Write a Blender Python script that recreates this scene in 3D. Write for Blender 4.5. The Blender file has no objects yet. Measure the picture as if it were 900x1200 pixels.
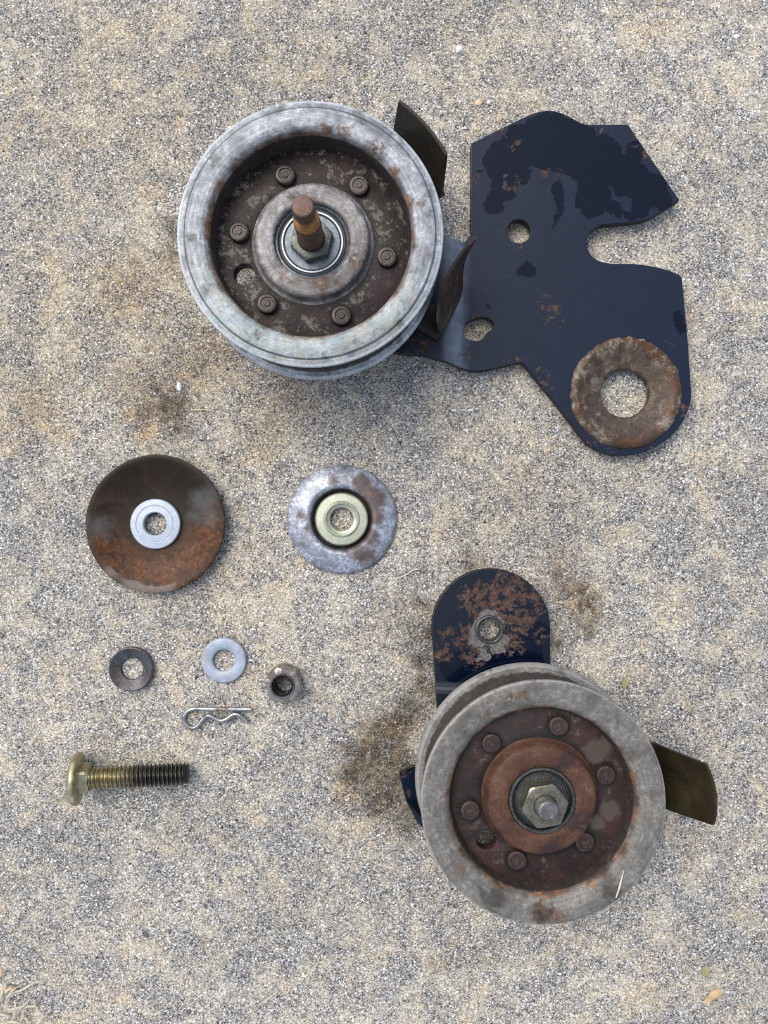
import bpy, bmesh, math, random
import numpy as np
from mathutils import Vector, Matrix, noise as mnoise

random.seed(7)
rng = np.random.default_rng(11)
R = math.radians
scene = bpy.context.scene
col = scene.collection

# ------------------------------------------------------------------ camera, sky, sun, exposure
H = 0.42                                   # camera height above the slab, metres
FPX = 866.7                                # focal length in photo pixels (26 mm on a 36 mm tall frame)
cam_d = bpy.data.cameras.new('camera')
cam_d.sensor_fit = 'VERTICAL'
cam_d.sensor_height = 36.0
cam_d.sensor_width = 27.0
cam_d.lens = 26.0
cam_d.clip_start = 0.01
cam_d.clip_end = 50.0
cam = bpy.data.objects.new('camera', cam_d)
cam.location = (0, 0, H)
col.objects.link(cam)
scene.camera = cam

SUN_EL, SUN_AZ = 56.0, 45.0                # sun stands towards the top of the picture, a little to the left
world = bpy.data.worlds.new('World')
scene.world = world
world.use_nodes = True
wn = world.node_tree
bg = wn.nodes['Background']
sky = wn.nodes.new('ShaderNodeTexSky')
sky.sky_type = 'NISHITA'
sky.sun_disc = False
sky.sun_elevation = R(SUN_EL)
sky.sun_rotation = R(-SUN_AZ)
sky.air_density = 1.0
sky.dust_density = 2.5
sky.ozone_density = 1.0
hs = wn.nodes.new('ShaderNodeHueSaturation')          # thin overcast: the blue is veiled
hs.inputs['Saturation'].default_value = 0.62
wn.links.new(sky.outputs[0], hs.inputs['Color'])
wn.links.new(hs.outputs[0], bg.inputs[0])
bg.inputs[1].default_value = 0.13

sun_d = bpy.data.lights.new('sun', 'SUN')
sun_d.energy = 1.0
sun_d.angle = R(45)
sun_d.color = (1.0, 0.93, 0.83)
sun = bpy.data.objects.new('sun', sun_d)
sd = Vector((-math.sin(R(SUN_AZ)) * math.cos(R(SUN_EL)), math.cos(R(SUN_AZ)) * math.cos(R(SUN_EL)), math.sin(R(SUN_EL))))
sun.rotation_euler = sd.to_track_quat('Z', 'Y').to_euler()
sun.location = sd * 3
col.objects.link(sun)

vs = scene.view_settings
vs.view_transform = 'Standard'
vs.look = 'None'
vs.exposure = 0.93
vs.gamma = 1.0
vs.use_curve_mapping = False
scene.render.engine = 'CYCLES'
scene.cycles.use_denoising = False
scene.cycles.max_bounces = 8
scene.cycles.filter_width = 1.1


def W(px, py, z=0.0):
    """point of the place seen at photo pixel (px, py) that lies z metres above the slab"""
    k = (H - z) / FPX
    return Vector(((px - 450) * k, (600 - py) * k, z))


# ------------------------------------------------------------------ material helper
class Mat:
    def __init__(self, name):
        self.m = bpy.data.materials.new(name)
        self.m.use_nodes = True
        self.t = self.m.node_tree
        self.n = self.t.nodes
        self.b = self.n['Principled BSDF']
        self.co = self.n.new('ShaderNodeTexCoord').outputs['Object']

    def link(self, a, sock):
        if isinstance(a, bpy.types.NodeSocket):
            self.t.links.new(a, sock)
        elif isinstance(a, (tuple, list)):
            sock.default_value = tuple(a) + (1.0,) if (len(a) == 3 and sock.type == 'RGBA') else tuple(a)
        else:
            sock.default_value = a

    def math(self, op, a, b=0.0, c=None, clamp=False):
        n = self.n.new('ShaderNodeMath')
        n.operation = op
        n.use_clamp = clamp
        self.link(a, n.inputs[0])
        self.link(b, n.inputs[1])
        if c is not None:
            self.link(c, n.inputs[2])
        return n.outputs[0]

    def vmath(self, op, a, b=None, out=0):
        n = self.n.new('ShaderNodeVectorMath')
        n.operation = op
        self.link(a, n.inputs[0])
        if b is not None:
            self.link(b, n.inputs['Scale'] if op == 'SCALE' else n.inputs[1])
        return n.outputs[out]

    def noise(self, scale, detail=4, rough=0.55, dist=0.0, vec=None, out=0, off=None):
        n = self.n.new('ShaderNodeTexNoise')
        n.inputs['Scale'].default_value = scale
        n.inputs['Detail'].default_value = detail
        n.inputs['Roughness'].default_value = rough
        n.inputs['Distortion'].default_value = dist
        v = vec if vec is not None else self.co
        if off is not None:
            v = self.vmath('ADD', v, off)
        self.link(v, n.inputs['Vector'])
        return n.outputs[out]

    def voro(self, scale, feature='F1', vec=None, out='Distance', rnd=1.0):
        n = self.n.new('ShaderNodeTexVoronoi')
        n.feature = feature
        n.inputs['Scale'].default_value = scale
        n.inputs['Randomness'].default_value = rnd
        self.link(vec if vec is not None else self.co, n.inputs['Vector'])
        return n.outputs[out]

    def step(self, x, lo, hi):
        n = self.n.new('ShaderNodeMapRange')
        n.interpolation_type = 'SMOOTHSTEP'
        self.link(x, n.inputs[0])
        n.inputs[1].default_value = lo
        n.inputs[2].default_value = hi
        return n.outputs[0]

    def ramp(self, fac, stops, interp='LINEAR'):
        n = self.n.new('ShaderNodeValToRGB')
        cr = n.color_ramp
        cr.interpolation = interp
        while len(cr.elements) < len(stops):
            cr.elements.new(0.5)
        for e, (p, c) in zip(cr.elements, stops):
            e.position = p
            e.color = tuple(c) + (1.0,)
        self.link(fac, n.inputs[0])
        return n.outputs[0]

    def mix(self, fac, a, b, mode='MIX'):
        n = self.n.new('ShaderNodeMix')
        n.data_type = 'RGBA'
        n.blend_type = mode
        self.link(fac, n.inputs[0])
        self.link(a, n.inputs[6])
        self.link(b, n.inputs[7])
        return n.outputs[2]

    def mixf(self, fac, a, b):
        n = self.n.new('ShaderNodeMix')
        self.link(fac, n.inputs[0])
        self.link(a, n.inputs[2])
        self.link(b, n.inputs[3])
        return n.outputs[0]

    def warp(self, amount, scale, detail=3):
        """object coordinates pushed about by noise"""
        c = self.noise(scale, detail, 0.6, out=1)
        c = self.vmath('SUBTRACT', c, (0.5, 0.5, 0.5))
        c = self.vmath('SCALE', c, amount)
        return self.vmath('ADD', self.co, c)

    def blobs(self, lst, vec, soft):
        """1 inside any of the circles (x, y, r), falling to 0 over soft metres"""
        flat = self.vmath('MULTIPLY', vec, (1, 1, 0))
        cur = None
        for (x, y, r) in lst:
            d = self.vmath('DISTANCE', flat, (x, y, 0), out=1)
            d = self.math('SUBTRACT', d, r)
            cur = d if cur is None else self.math('MINIMUM', cur, d)
        n = self.n.new('ShaderNodeMapRange')
        n.interpolation_type = 'SMOOTHSTEP'
        self.link(cur, n.inputs[0])
        n.inputs[1].default_value = -soft * 0.5
        n.inputs[2].default_value = soft * 0.5
        n.inputs[3].default_value = 1.0
        n.inputs[4].default_value = 0.0
        return n.outputs[0]

    def radius(self, vec=None):
        return self.vmath('LENGTH', self.vmath('MULTIPLY', vec if vec is not None else self.co, (1, 1, 0)), out=1)

    def normal_z(self):
        g = self.n.new('ShaderNodeNewGeometry')
        s = self.n.new('ShaderNodeSeparateXYZ')
        self.t.links.new(g.outputs['True Normal'], s.inputs[0])
        return s.outputs[2]

    def done(self, color, rough=0.6, metal=0.0, height=None, dist=0.0002, strength=0.6, spec=None):
        self.link(color, self.b.inputs['Base Color'])
        self.link(rough, self.b.inputs['Roughness'])
        self.link(metal, self.b.inputs['Metallic'])
        if spec is not None:
            self.link(spec, self.b.inputs['Specular IOR Level'])
        if height is not None:
            n = self.n.new('ShaderNodeBump')
            n.inputs['Distance'].default_value = dist
            n.inputs['Strength'].default_value = strength
            self.link(height, n.inputs['Height'])
            self.t.links.new(n.outputs[0], self.b.inputs['Normal'])
        return self.m


# ------------------------------------------------------------------ mesh helpers (all sizes in metres)
def finish(me, material, angle=32):
    me.materials.append(material)
    me.polygons.foreach_set('use_smooth', [True] * len(me.polygons))
    me.set_sharp_from_angle(angle=R(angle))
    me.update()


def link_mesh(name, me, parent=None, loc=(0, 0, 0)):
    o = bpy.data.objects.new(name, me)
    col.objects.link(o)
    o.location = loc
    if parent is not None:
        o.parent = parent
    return o


def raw(name, verts, faces, material, parent=None, loc=(0, 0, 0), angle=32):
    me = bpy.data.meshes.new(name)
    me.from_pydata([tuple(v) for v in verts], [], faces)
    bm = bmesh.new()
    bm.from_mesh(me)
    bmesh.ops.recalc_face_normals(bm, faces=bm.faces)
    bm.to_mesh(me)
    bm.free()
    finish(me, material, angle)
    return link_mesh(name, me, parent, loc)


def lathe_data(profile, segs=96, closed=False, rfun=None):
    """profile of (r, z) in mm turned about z; closed joins its last point to its first"""
    n = len(profile)
    verts, faces, rows = [], [], []
    for (r, z) in profile:
        if r < 1e-6:
            rows.append([len(verts)])
            verts.append((0, 0, z * 1e-3))
        else:
            base = len(verts)
            for k in range(segs):
                a = 2 * math.pi * k / segs
                rr = rfun(r, z, a) if rfun else r
                verts.append((rr * 1e-3 * math.cos(a), rr * 1e-3 * math.sin(a), z * 1e-3))
            rows.append(list(range(base, base + segs)))
    for i in range(n if closed else n - 1):
        A, B = rows[i], rows[(i + 1) % n]
        if len(A) == 1 and len(B) == 1:
            continue
        for k in range(segs):
            k2 = (k + 1) % segs
            if len(A) == 1:
                faces.append((A[0], B[k2], B[k]))
            elif len(B) == 1:
                faces.append((A[k], A[k2], B[0]))
            else:
                faces.append((A[k], A[k2], B[k2], B[k]))
    return verts, faces


def lathe(name, profile, material, parent=None, loc=(0, 0, 0), segs=96, closed=False, rfun=None, angle=32):
    v, f = lathe_data(profile, segs, closed, rfun)
    return raw(name, v, f, material, parent, loc, angle)


def rounded(pts, radius=0.0, steps=5):
    """round every corner of a closed 2-D outline; points may carry their own radius"""
    out = []
    n = len(pts)
    for i in range(n):
        p = Vector(pts[i][:2])
        r = pts[i][2] if len(pts[i]) > 2 else radius
        a, b = Vector(pts[i - 1][:2]), Vector(pts[(i + 1) % n][:2])
        da, db = (a - p), (b - p)
        t = min(r, da.length * 0.45, db.length * 0.45)
        if t < 1e-6:
            out.append(tuple(p))
            continue
        p0, p1 = p + da.normalized() * t, p + db.normalized() * t
        for k in range(steps + 1):
            s = k / steps
            q = p0 * (1 - s) ** 2 + p * 2 * s * (1 - s) + p1 * s ** 2
            out.append(tuple(q))
    return out


def circle2(x, y, r, n=40, wob=0.0):
    return [(x + r * (1 + wob * math.sin(3 * a + 1)) * math.cos(a), y + r * (1 + wob * math.sin(3 * a + 1)) * math.sin(a))
            for a in (2 * math.pi * k / n for k in range(n))]


def plate_mesh(name, outline, holes, z0, z1, bevel=0.0004):
    cu = bpy.data.curves.new(name, 'CURVE')
    cu.dimensions = '2D'
    cu.fill_mode = 'BOTH'
    for loop in [outline] + holes:
        sp = cu.splines.new('POLY')
        sp.points.add(len(loop) - 1)
        for p, q in zip(sp.points, loop):
            p.co = (q[0], q[1], 0, 1)
        sp.use_cyclic_u = True
    cu.extrude = (z1 - z0) / 2 - bevel
    cu.bevel_depth = bevel
    cu.bevel_resolution = 1
    cu.offset = -bevel
    o = bpy.data.objects.new(name, cu)
    me = bpy.data.meshes.new_from_object(o)
    bpy.data.objects.remove(o)
    bpy.data.curves.remove(cu)
    me.name = name
    me.materials.clear()
    bm = bmesh.new()
    bm.from_mesh(me)
    bmesh.ops.remove_doubles(bm, verts=bm.verts, dist=1e-6)
    bmesh.ops.translate(bm, verts=bm.verts, vec=(0, 0, (z0 + z1) / 2))
    bmesh.ops.recalc_face_normals(bm, faces=bm.faces)
    bm.to_mesh(me)
    bm.free()
    return me


def bend(me, axis, cuts, zfun):
    """cut the mesh across axis (0 = x, 1 = y) at the cuts, then lift by zfun(coordinate)"""
    bm = bmesh.new()
    bm.from_mesh(me)
    no = Vector((1, 0, 0)) if axis == 0 else Vector((0, 1, 0))
    for c in cuts:
        bmesh.ops.bisect_plane(bm, geom=bm.verts[:] + bm.edges[:] + bm.faces[:], dist=1e-7, plane_co=no * c, plane_no=no)
    for v in bm.verts:
        v.co.z += zfun(v.co[axis])
    bm.to_mesh(me)
    bm.free()


def smooth01(t):
    t = max(0.0, min(1.0, t))
    return t * t * (3 - 2 * t)


def tube_data(pts, radii, segs=10, flat=1.0):
    pts = [Vector(p) for p in pts]
    verts, faces = [], []
    n = len(pts)
    up = Vector((0, 0, 1))
    for i, p in enumerate(pts):
        t = (pts[min(i + 1, n - 1)] - pts[max(i - 1, 0)]).normalized()
        s = t.cross(up)
        s = s.normalized() if s.length > 1e-6 else Vector((1, 0, 0))
        u = s.cross(t).normalized()
        r = radii[i] if isinstance(radii, (list, tuple)) else radii
        for k in range(segs):
            a = 2 * math.pi * k / segs
            verts.append(p + s * (r * math.cos(a)) + u * (r * flat * math.sin(a)))
    for i in range(n - 1):
        for k in range(segs):
            k2 = (k + 1) % segs
            faces.append((i * segs + k, i * segs + k2, (i + 1) * segs + k2, (i + 1) * segs + k))
    faces.append(tuple(range(segs - 1, -1, -1)))
    faces.append(tuple((n - 1) * segs + k for k in range(segs)))
    return verts, faces


def spline(pts, sub=6):
    """Catmull-Rom through the points"""
    P = [Vector(p) for p in pts]
    out = []
    for i in range(len(P) - 1):
        p0, p1, p2, p3 = P[max(i - 1, 0)], P[i], P[i + 1], P[min(i + 2, len(P) - 1)]
        for k in range(sub):
            t = k / sub
            out.append(0.5 * ((2 * p1) + (p2 - p0) * t + (2 * p0 - 5 * p1 + 4 * p2 - p3) * t * t + (3 * p1 - p0 - 3 * p2 + p3) * t ** 3))
    out.append(P[-1])
    return out


def thread_data(z0, z1, r_out, r_in, pitch, segs=36, per=6, taper=1.5):
    """helical thread along z in mm"""
    n = int((z1 - z0) / pitch * per)
    verts, faces = [], []
    for i in range(n + 1):
        z = z0 + (z1 - z0) * i / n
        for k in range(segs):
            a = 2 * math.pi * k / segs
            ph = (z / pitch - k / segs) % 1.0
            prof = 1 - abs(ph * 2 - 1)
            prof = min(1.0, max(0.0, prof * 1.5 - 0.42))
            f = min(1.0, (z1 - z) / taper, (z - z0) / 0.8 + 0.2)
            r = r_in + (r_out - r_in) * prof * max(0.0, f)
            verts.append((r * math.cos(a) * 1e-3, r * math.sin(a) * 1e-3, z * 1e-3))
    for i in range(n):
        for k in range(segs):
            k2 = (k + 1) % segs
            faces.append((i * segs + k, i * segs + k2, (i + 1) * segs + k2, (i + 1) * segs + k))
    return verts, faces


def hex_rfun(af, corner_cap):
    """radius of a hexagon of width af across flats, capped by corner_cap(z)"""
    def f(r, z, a):
        aa = (a + math.pi / 6) % (math.pi / 3) - math.pi / 6
        return min(r * (af / 2) / math.cos(aa) / (af / 2) if r < 900 else af / 2 / math.cos(aa), corner_cap(z)) if r >= 900 else r
    return f


def hexnut(name, af, z0, z1, hole, material, parent, rot=0.0, cap0=1.0, cap1=1.0, taper=0.0, loc=(0, 0, 0)):
    """hexagon nut in mm with chamfered corners; r = 999 marks the hexagon rows"""
    rc = af / 2 / math.cos(math.pi / 6)
    h = z1 - z0

    def rf(r, z, a):
        if r < 900:
            return r
        aa = (a + rot + math.pi / 6) % (math.pi / 3) - math.pi / 6
        hx = af / 2 / math.cos(aa) * (1 - taper * (z - z0) / h)
        cap = min(af / 2 * 0.97 + (z1 - z) * 2.2 * cap1, af / 2 * 0.97 + (z - z0) * 2.2 * cap0, rc)
        return min(hx, cap)
    zs = [z0, z0 + 0.25, z0 + 0.55, z0 + 1.0, (z0 + z1) / 2, z1 - 1.0, z1 - 0.55, z1 - 0.25, z1]
    prof = [(hole, z0 + 0.6), (hole + 0.7, z0)] + [(999, z) for z in zs] + [(hole + 0.8, z1 - 0.02), (hole, z1 - 0.7)]
    # inner thread as rings
    k = 8
    for i in range(1, k):
        z = z1 - 0.7 - (h - 1.3) * i / k
        prof.append((hole + (0.35 if i % 2 else -0.1), z))
    return lathe(name, prof, material, parent, loc, segs=72, closed=True, rfun=rf, angle=28)


# ------------------------------------------------------------------ naming helpers
def tag(o, label=None, cat=None, group=None, kind=None):
    if label:
        o['label'] = label
    if cat:
        o['category'] = cat
    if group:
        o['group'] = group
    if kind:
        o['kind'] = kind
    return o


def thing(name, label, cat, loc, rot=(0, 0, 0), group=None):
    o = bpy.data.objects.new(name, None)
    o.empty_display_size = 0.01
    col.objects.link(o)
    o.location = loc
    o.rotation_euler = rot
    return tag(o, label, cat, group)


# ================================================================== MATERIALS
def grain_ramp(m, fac):
    return m.ramp(fac, [(0.0, (0.025, 0.025, 0.028)), (0.12, (0.060, 0.060, 0.063)), (0.26, (0.19, 0.182, 0.175)),
                        (0.45, (0.34, 0.32, 0.295)), (0.66, (0.50, 0.475, 0.435)), (0.86, (0.68, 0.655, 0.61)),
                        (1.0, (0.86, 0.855, 0.84))])


def px(list_px, z=0.0, origin=(0, 0)):
    k = (H - z) / FPX
    return [((x - 450) * k - origin[0], (600 - y) * k - origin[1], r * k) for (x, y, r) in list_px]


def mat_concrete():
    m = Mat('concrete')

    def cells(scale, warp_amt, warp_scale):
        w = m.warp(warp_amt, warp_scale)
        c = m.voro(scale, vec=w, out='Color')
        sp = m.n.new('ShaderNodeSeparateColor')
        m.t.links.new(c, sp.inputs[0])
        return sp.outputs[0], sp.outputs[1], m.voro(scale, vec=w)
    f0, f1, fd = cells(1500, 0.0006, 1500)
    g0, g1, gd = cells(740, 0.0011, 900)
    # where sand shows bare (cool grey) and where cement paste still covers it (cream)
    n1 = m.noise(46, 9, 0.68, 0.3)
    n2 = m.noise(11, 4, 0.6, off=(3.1, 1.7, 0))
    n3 = m.noise(150, 6, 0.68, 0.4, off=(1.3, 7.7, 0))
    cover = m.step(m.math('ADD', m.math('MULTIPLY', n1, 0.50), m.math('ADD', m.math('MULTIPLY', n3, 0.38), m.math('MULTIPLY', n2, 0.12))), 0.435, 0.600)
    sand = m.ramp(f0, [(0.0, (0.050, 0.050, 0.049)), (0.16, (0.105, 0.104, 0.102)), (0.36, (0.180, 0.177, 0.171)), (0.60, (0.265, 0.262, 0.254)),
                       (0.84, (0.38, 0.374, 0.358)), (1.0, (0.66, 0.652, 0.63))])
    paste = m.ramp(f0, [(0.0, (0.20, 0.180, 0.143)), (0.22, (0.325, 0.297, 0.240)), (0.6, (0.44, 0.408, 0.335)), (1.0, (0.64, 0.605, 0.52))])
    hue = m.ramp(m.noise(30, 4, 0.6, off=(9, 2, 0)), [(0.36, (0.98, 1.0, 1.03)), (0.52, (1.0, 0.985, 0.95)), (0.66, (1.06, 0.965, 0.85))])
    paste = m.mix(1.0, paste, hue, 'MULTIPLY')
    base = m.mix(cover, sand, paste)
    # coarser dark and white grains here and there
    core = m.step(gd, 0.50, 0.36)
    dk = m.math('MULTIPLY', m.math('MULTIPLY', m.step(g0, 0.135, 0.11), core), m.math('MULTIPLY_ADD', cover, -0.45, 0.95))
    base = m.mix(dk, base, m.ramp(g1, [(0.0, (0.03, 0.03, 0.034)), (1.0, (0.11, 0.10, 0.10))]))
    wh = m.math('MULTIPLY', m.math('MULTIPLY', m.step(g0, 0.905, 0.92), core), 0.9)
    base = m.mix(wh, base, m.ramp(g1, [(0.0, (0.60, 0.58, 0.54)), (1.0, (0.86, 0.86, 0.85))]))
    tn = m.math('MULTIPLY', m.math('MULTIPLY', m.math('MULTIPLY', m.step(g0, 0.50, 0.51), m.step(g0, 0.57, 0.56)), core), 0.7)
    base = m.mix(tn, base, (0.50, 0.37, 0.235))
    tone3 = m.ramp(n2, [(0.34, (0.90, 0.90, 0.90)), (0.62, (1.06, 1.05, 1.04))])
    base = m.mix(1.0, base, tone3, 'MULTIPLY')
    tanz = m.blobs(px([(120, 120, 120), (60, 380, 130), (180, 380, 110), (330, 60, 60), (560, 60, 60), (600, 590, 70), (260, 690, 60)]), m.warp(0.05, 22, 5), 0.09)
    base = m.mix(m.math('MULTIPLY', tanz, 0.42), base, m.mix(1.0, base, (0.97, 0.86, 0.70), 'MULTIPLY'))
    # rust-brown seepage and damp dirt that follows the pores
    wv = m.warp(0.030, 55, 7)
    pore = m.math('MULTIPLY_ADD', m.step(m.noise(260, 6, 0.75), 0.34, 0.60), 0.50, 0.50)
    brown = m.blobs(px([(195, 470, 44), (165, 450, 32), (215, 440, 32), (150, 330, 40), (215, 300, 30), (250, 420, 38), (330, 470, 40),
                        (470, 850, 26), (440, 905, 42), (455, 940, 32), (410, 930, 22), (678, 705, 28), (660, 670, 18),
                        (470, 720, 26), (300, 510, 40), (40, 480, 40)]), wv, 0.034)
    base = m.mix(m.math('MULTIPLY', m.math('MULTIPLY', brown, pore), 0.62), base, m.mix(1.0, base, (0.75, 0.62, 0.46), 'MULTIPLY'))
    damp = m.blobs(px([(448, 872, 30), (428, 898, 30), (465, 905, 30), (450, 935, 28), (478, 965, 16), (470, 848, 16), (498, 740, 14), (496, 775, 16), (500, 805, 18), (484, 832, 14),
                       (686, 712, 17), (672, 690, 14), (690, 740, 9), (655, 672, 9), (196, 478, 18), (170, 484, 11), (206, 505, 11), (182, 455, 9), (203, 268, 10), (204, 300, 7),
                       (655, 750, 9), (555, 655, 8), (500, 712, 9)]), wv, 0.013)
    dampf = m.math('MULTIPLY', m.math('MULTIPLY', damp, pore), 0.98)
    base = m.mix(dampf, base, m.mix(1.0, base, (0.25, 0.215, 0.17), 'MULTIPLY'))
    orange = m.blobs(px([(462, 858, 9), (466, 884, 8), (408, 930, 9), (150, 482, 7), (168, 505, 12), (690, 690, 7), (733, 800, 4), (545, 1020, 5)]), wv, 0.010)
    base = m.mix(m.math('MULTIPLY', m.math('MULTIPLY', orange, pore), 0.55), base, m.mix(1.0, base, (1.15, 0.82, 0.48), 'MULTIPLY'))
    h = m.math('ADD', m.math('MULTIPLY', fd, -0.7), m.math('MULTIPLY', m.noise(1100, 5, 0.72), 0.8))
    h = m.math('ADD', h, m.math('MULTIPLY', dk, -0.5))
    h = m.math('MULTIPLY', h, m.math('MULTIPLY_ADD', cover, -0.35, 1.0))
    return m.done(base, m.mixf(dampf, 0.88, 0.60), 0.0, h, 0.0004, 0.8, spec=0.3)


def mat_grain():
    m = Mat('sand_grain')
    a = m.n.new('ShaderNodeAttribute')
    a.attribute_name = 'tint'
    c = m.mix(m.noise(1500, 2), a.outputs['Color'], m.mix(1.0, a.outputs['Color'], (0.7, 0.68, 0.66), 'MULTIPLY'))
    return m.done(c, 0.7, 0.0, spec=0.4)


def mat_zinc(name, dark, light, white, rust_from, rust_to, irid=0.0, metal=0.30, groove=None, mott=0.8, lip=None, line=None, rubbed=0.75, rust_blobs=None, grime_blobs=None, rust_amt=1.0, seed=0.0):
    """weathered plated steel; rust grows between two radii (metres) about the axis"""
    m = Mat(name)
    off = (seed, seed * 0.7, 0)
    n1 = m.noise(70, 7, 0.68, 0.4, off=off)
    n2 = m.noise(420, 5, 0.7, off=off)
    n4 = m.noise(1400, 3, 0.7, off=off)
    base = m.ramp(n1, [(0.36, dark), (0.52, light), (0.64, tuple(min(1, x * 1.25) for x in light))])
    n5 = m.noise(190, 6, 0.72, 0.8, off=(seed + 4, 3, 0))
    base = m.mix(m.math('MULTIPLY', m.step(n5, 0.52, 0.60), 0.55 * mott), base, m.mix(1.0, base, (0.62, 0.60, 0.58), 'MULTIPLY'))
    base = m.mix(m.math('MULTIPLY', m.math('MULTIPLY', m.step(n2, 0.50, 0.60), m.step(n1, 0.40, 0.60)), 0.85 * mott), base, white)
    base = m.mix(m.math('MULTIPLY', m.step(n2, 0.46, 0.36), 0.60 * mott), base, m.mix(1.0, base, (0.45, 0.45, 0.47), 'MULTIPLY'))
    base = m.mix(m.math('MULTIPLY', m.step(n4, 0.54, 0.62), 0.40), base, m.mix(1.0, base, (0.45, 0.43, 0.41), 'MULTIPLY'))
    sx = m.n.new('ShaderNodeSeparateXYZ'); m.t.links.new(m.co, sx.inputs[0])
    cb_ = m.n.new('ShaderNodeCombineXYZ')
    m.t.links.new(m.math('MULTIPLY', m.radius(), 900.0), cb_.inputs[0])
    m.t.links.new(m.math('MULTIPLY', m.math('ARCTAN2', sx.outputs[1], sx.outputs[0]), 1.6), cb_.inputs[1])
    rub = m.noise(1.0, 4, 0.6, vec=cb_.outputs[0])
    base = m.mix(rubbed, base, m.ramp(rub, [(0.32, (0.66, 0.66, 0.66)), (0.5, (0.98, 0.98, 0.98)), (0.66, (1.30, 1.30, 1.31))]), 'MULTIPLY')
    if irid:
        ir = m.ramp(m.noise(55, 4, 0.6, 1.0, off=(seed + 2, 1, 0)),
                    [(0.32, (0.24, 0.31, 0.33)), (0.46, (0.28, 0.38, 0.35)), (0.56, (0.38, 0.365, 0.24)), (0.66, (0.34, 0.29, 0.31)), (0.78, (0.27, 0.28, 0.32))])
        wv = m.warp(0.01, 80)
        yy = m.n.new('ShaderNodeSeparateXYZ'); m.t.links.new(wv, yy.inputs[0])
        base = m.mix(m.math('MULTIPLY', m.math('MULTIPLY', m.math('MULTIPLY', m.step(yy.outputs[1], 0.0, -0.035), m.step(yy.outputs[2], -0.006, -0.004)), m.step(n5, 0.60, 0.48)), irid), base, ir)
    rl = m.radius(m.warp(0.0006, 200, 3))
    if lip:
        wear = m.math('MULTIPLY', m.step(rl, lip, lip + 0.0007), m.step(n5, 0.36, 0.52))
        base = m.mix(m.math('MULTIPLY', wear, 0.65), base, white)
    if line:
        dl = m.math('ABSOLUTE', m.math('SUBTRACT', rl, line))
        base = m.mix(m.math('MULTIPLY', m.step(dl, 0.0006, 0.0001), 0.75), base, (0.035, 0.032, 0.030))
    rv = m.warp(0.011, 95, 5)
    r = m.radius(rv)
    lo, hi = min(rust_from, rust_to), max(rust_from, rust_to)
    rm = m.step(r, hi, lo)
    if rust_blobs:
        rb = m.blobs(rust_blobs, m.warp(0.012, 260, 4), 0.0035)
        rm = m.math('MAXIMUM', rm, m.math('MULTIPLY', rb, m.step(m.noise(320, 4, 0.7), 0.34, 0.55)))
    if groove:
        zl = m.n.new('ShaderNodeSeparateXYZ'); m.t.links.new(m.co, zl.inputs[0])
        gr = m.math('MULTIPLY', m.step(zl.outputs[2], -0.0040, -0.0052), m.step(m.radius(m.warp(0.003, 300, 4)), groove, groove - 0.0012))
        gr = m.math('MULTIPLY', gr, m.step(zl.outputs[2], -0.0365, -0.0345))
    rcol = m.ramp(m.noise(160, 6, 0.7, 0.6, off=off), [(0.28, (0.018, 0.011, 0.008)), (0.46, (0.055, 0.028, 0.015)), (0.57, (0.15, 0.070, 0.028)), (0.68, (0.33, 0.15, 0.05))])
    rm = m.math('MULTIPLY', rm, rust_amt)
    base = m.mix(rm, base, rcol)
    if grime_blobs:
        gm = m.math('MULTIPLY', m.blobs(grime_blobs, m.warp(0.012, 160, 4), 0.003), 0.75)
        base = m.mix(gm, base, m.mix(1.0, base, (0.33, 0.31, 0.27), 'MULTIPLY'))
    if groove:  # brown belt grime, and shade under the rim painted into the groove
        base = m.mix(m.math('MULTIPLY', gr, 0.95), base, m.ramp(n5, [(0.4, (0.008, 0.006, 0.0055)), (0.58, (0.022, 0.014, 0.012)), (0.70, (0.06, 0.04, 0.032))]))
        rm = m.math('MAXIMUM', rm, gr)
    met = m.math('MULTIPLY', m.math('SUBTRACT', 1.0, rm), metal)
    rough = m.math('ADD', m.math('MULTIPLY', n2, 0.35), m.mixf(rm, 0.38, 0.55))
    h = m.math('ADD', m.math('ADD', m.math('MULTIPLY', n2, 0.6), m.math('MULTIPLY', rub, 0.5)), m.math('MULTIPLY', m.math('MULTIPLY', rm, m.noise(700, 4, 0.7)), 1.2))
    return m.done(base, rough, met, h, 0.00030, 0.8)


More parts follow.
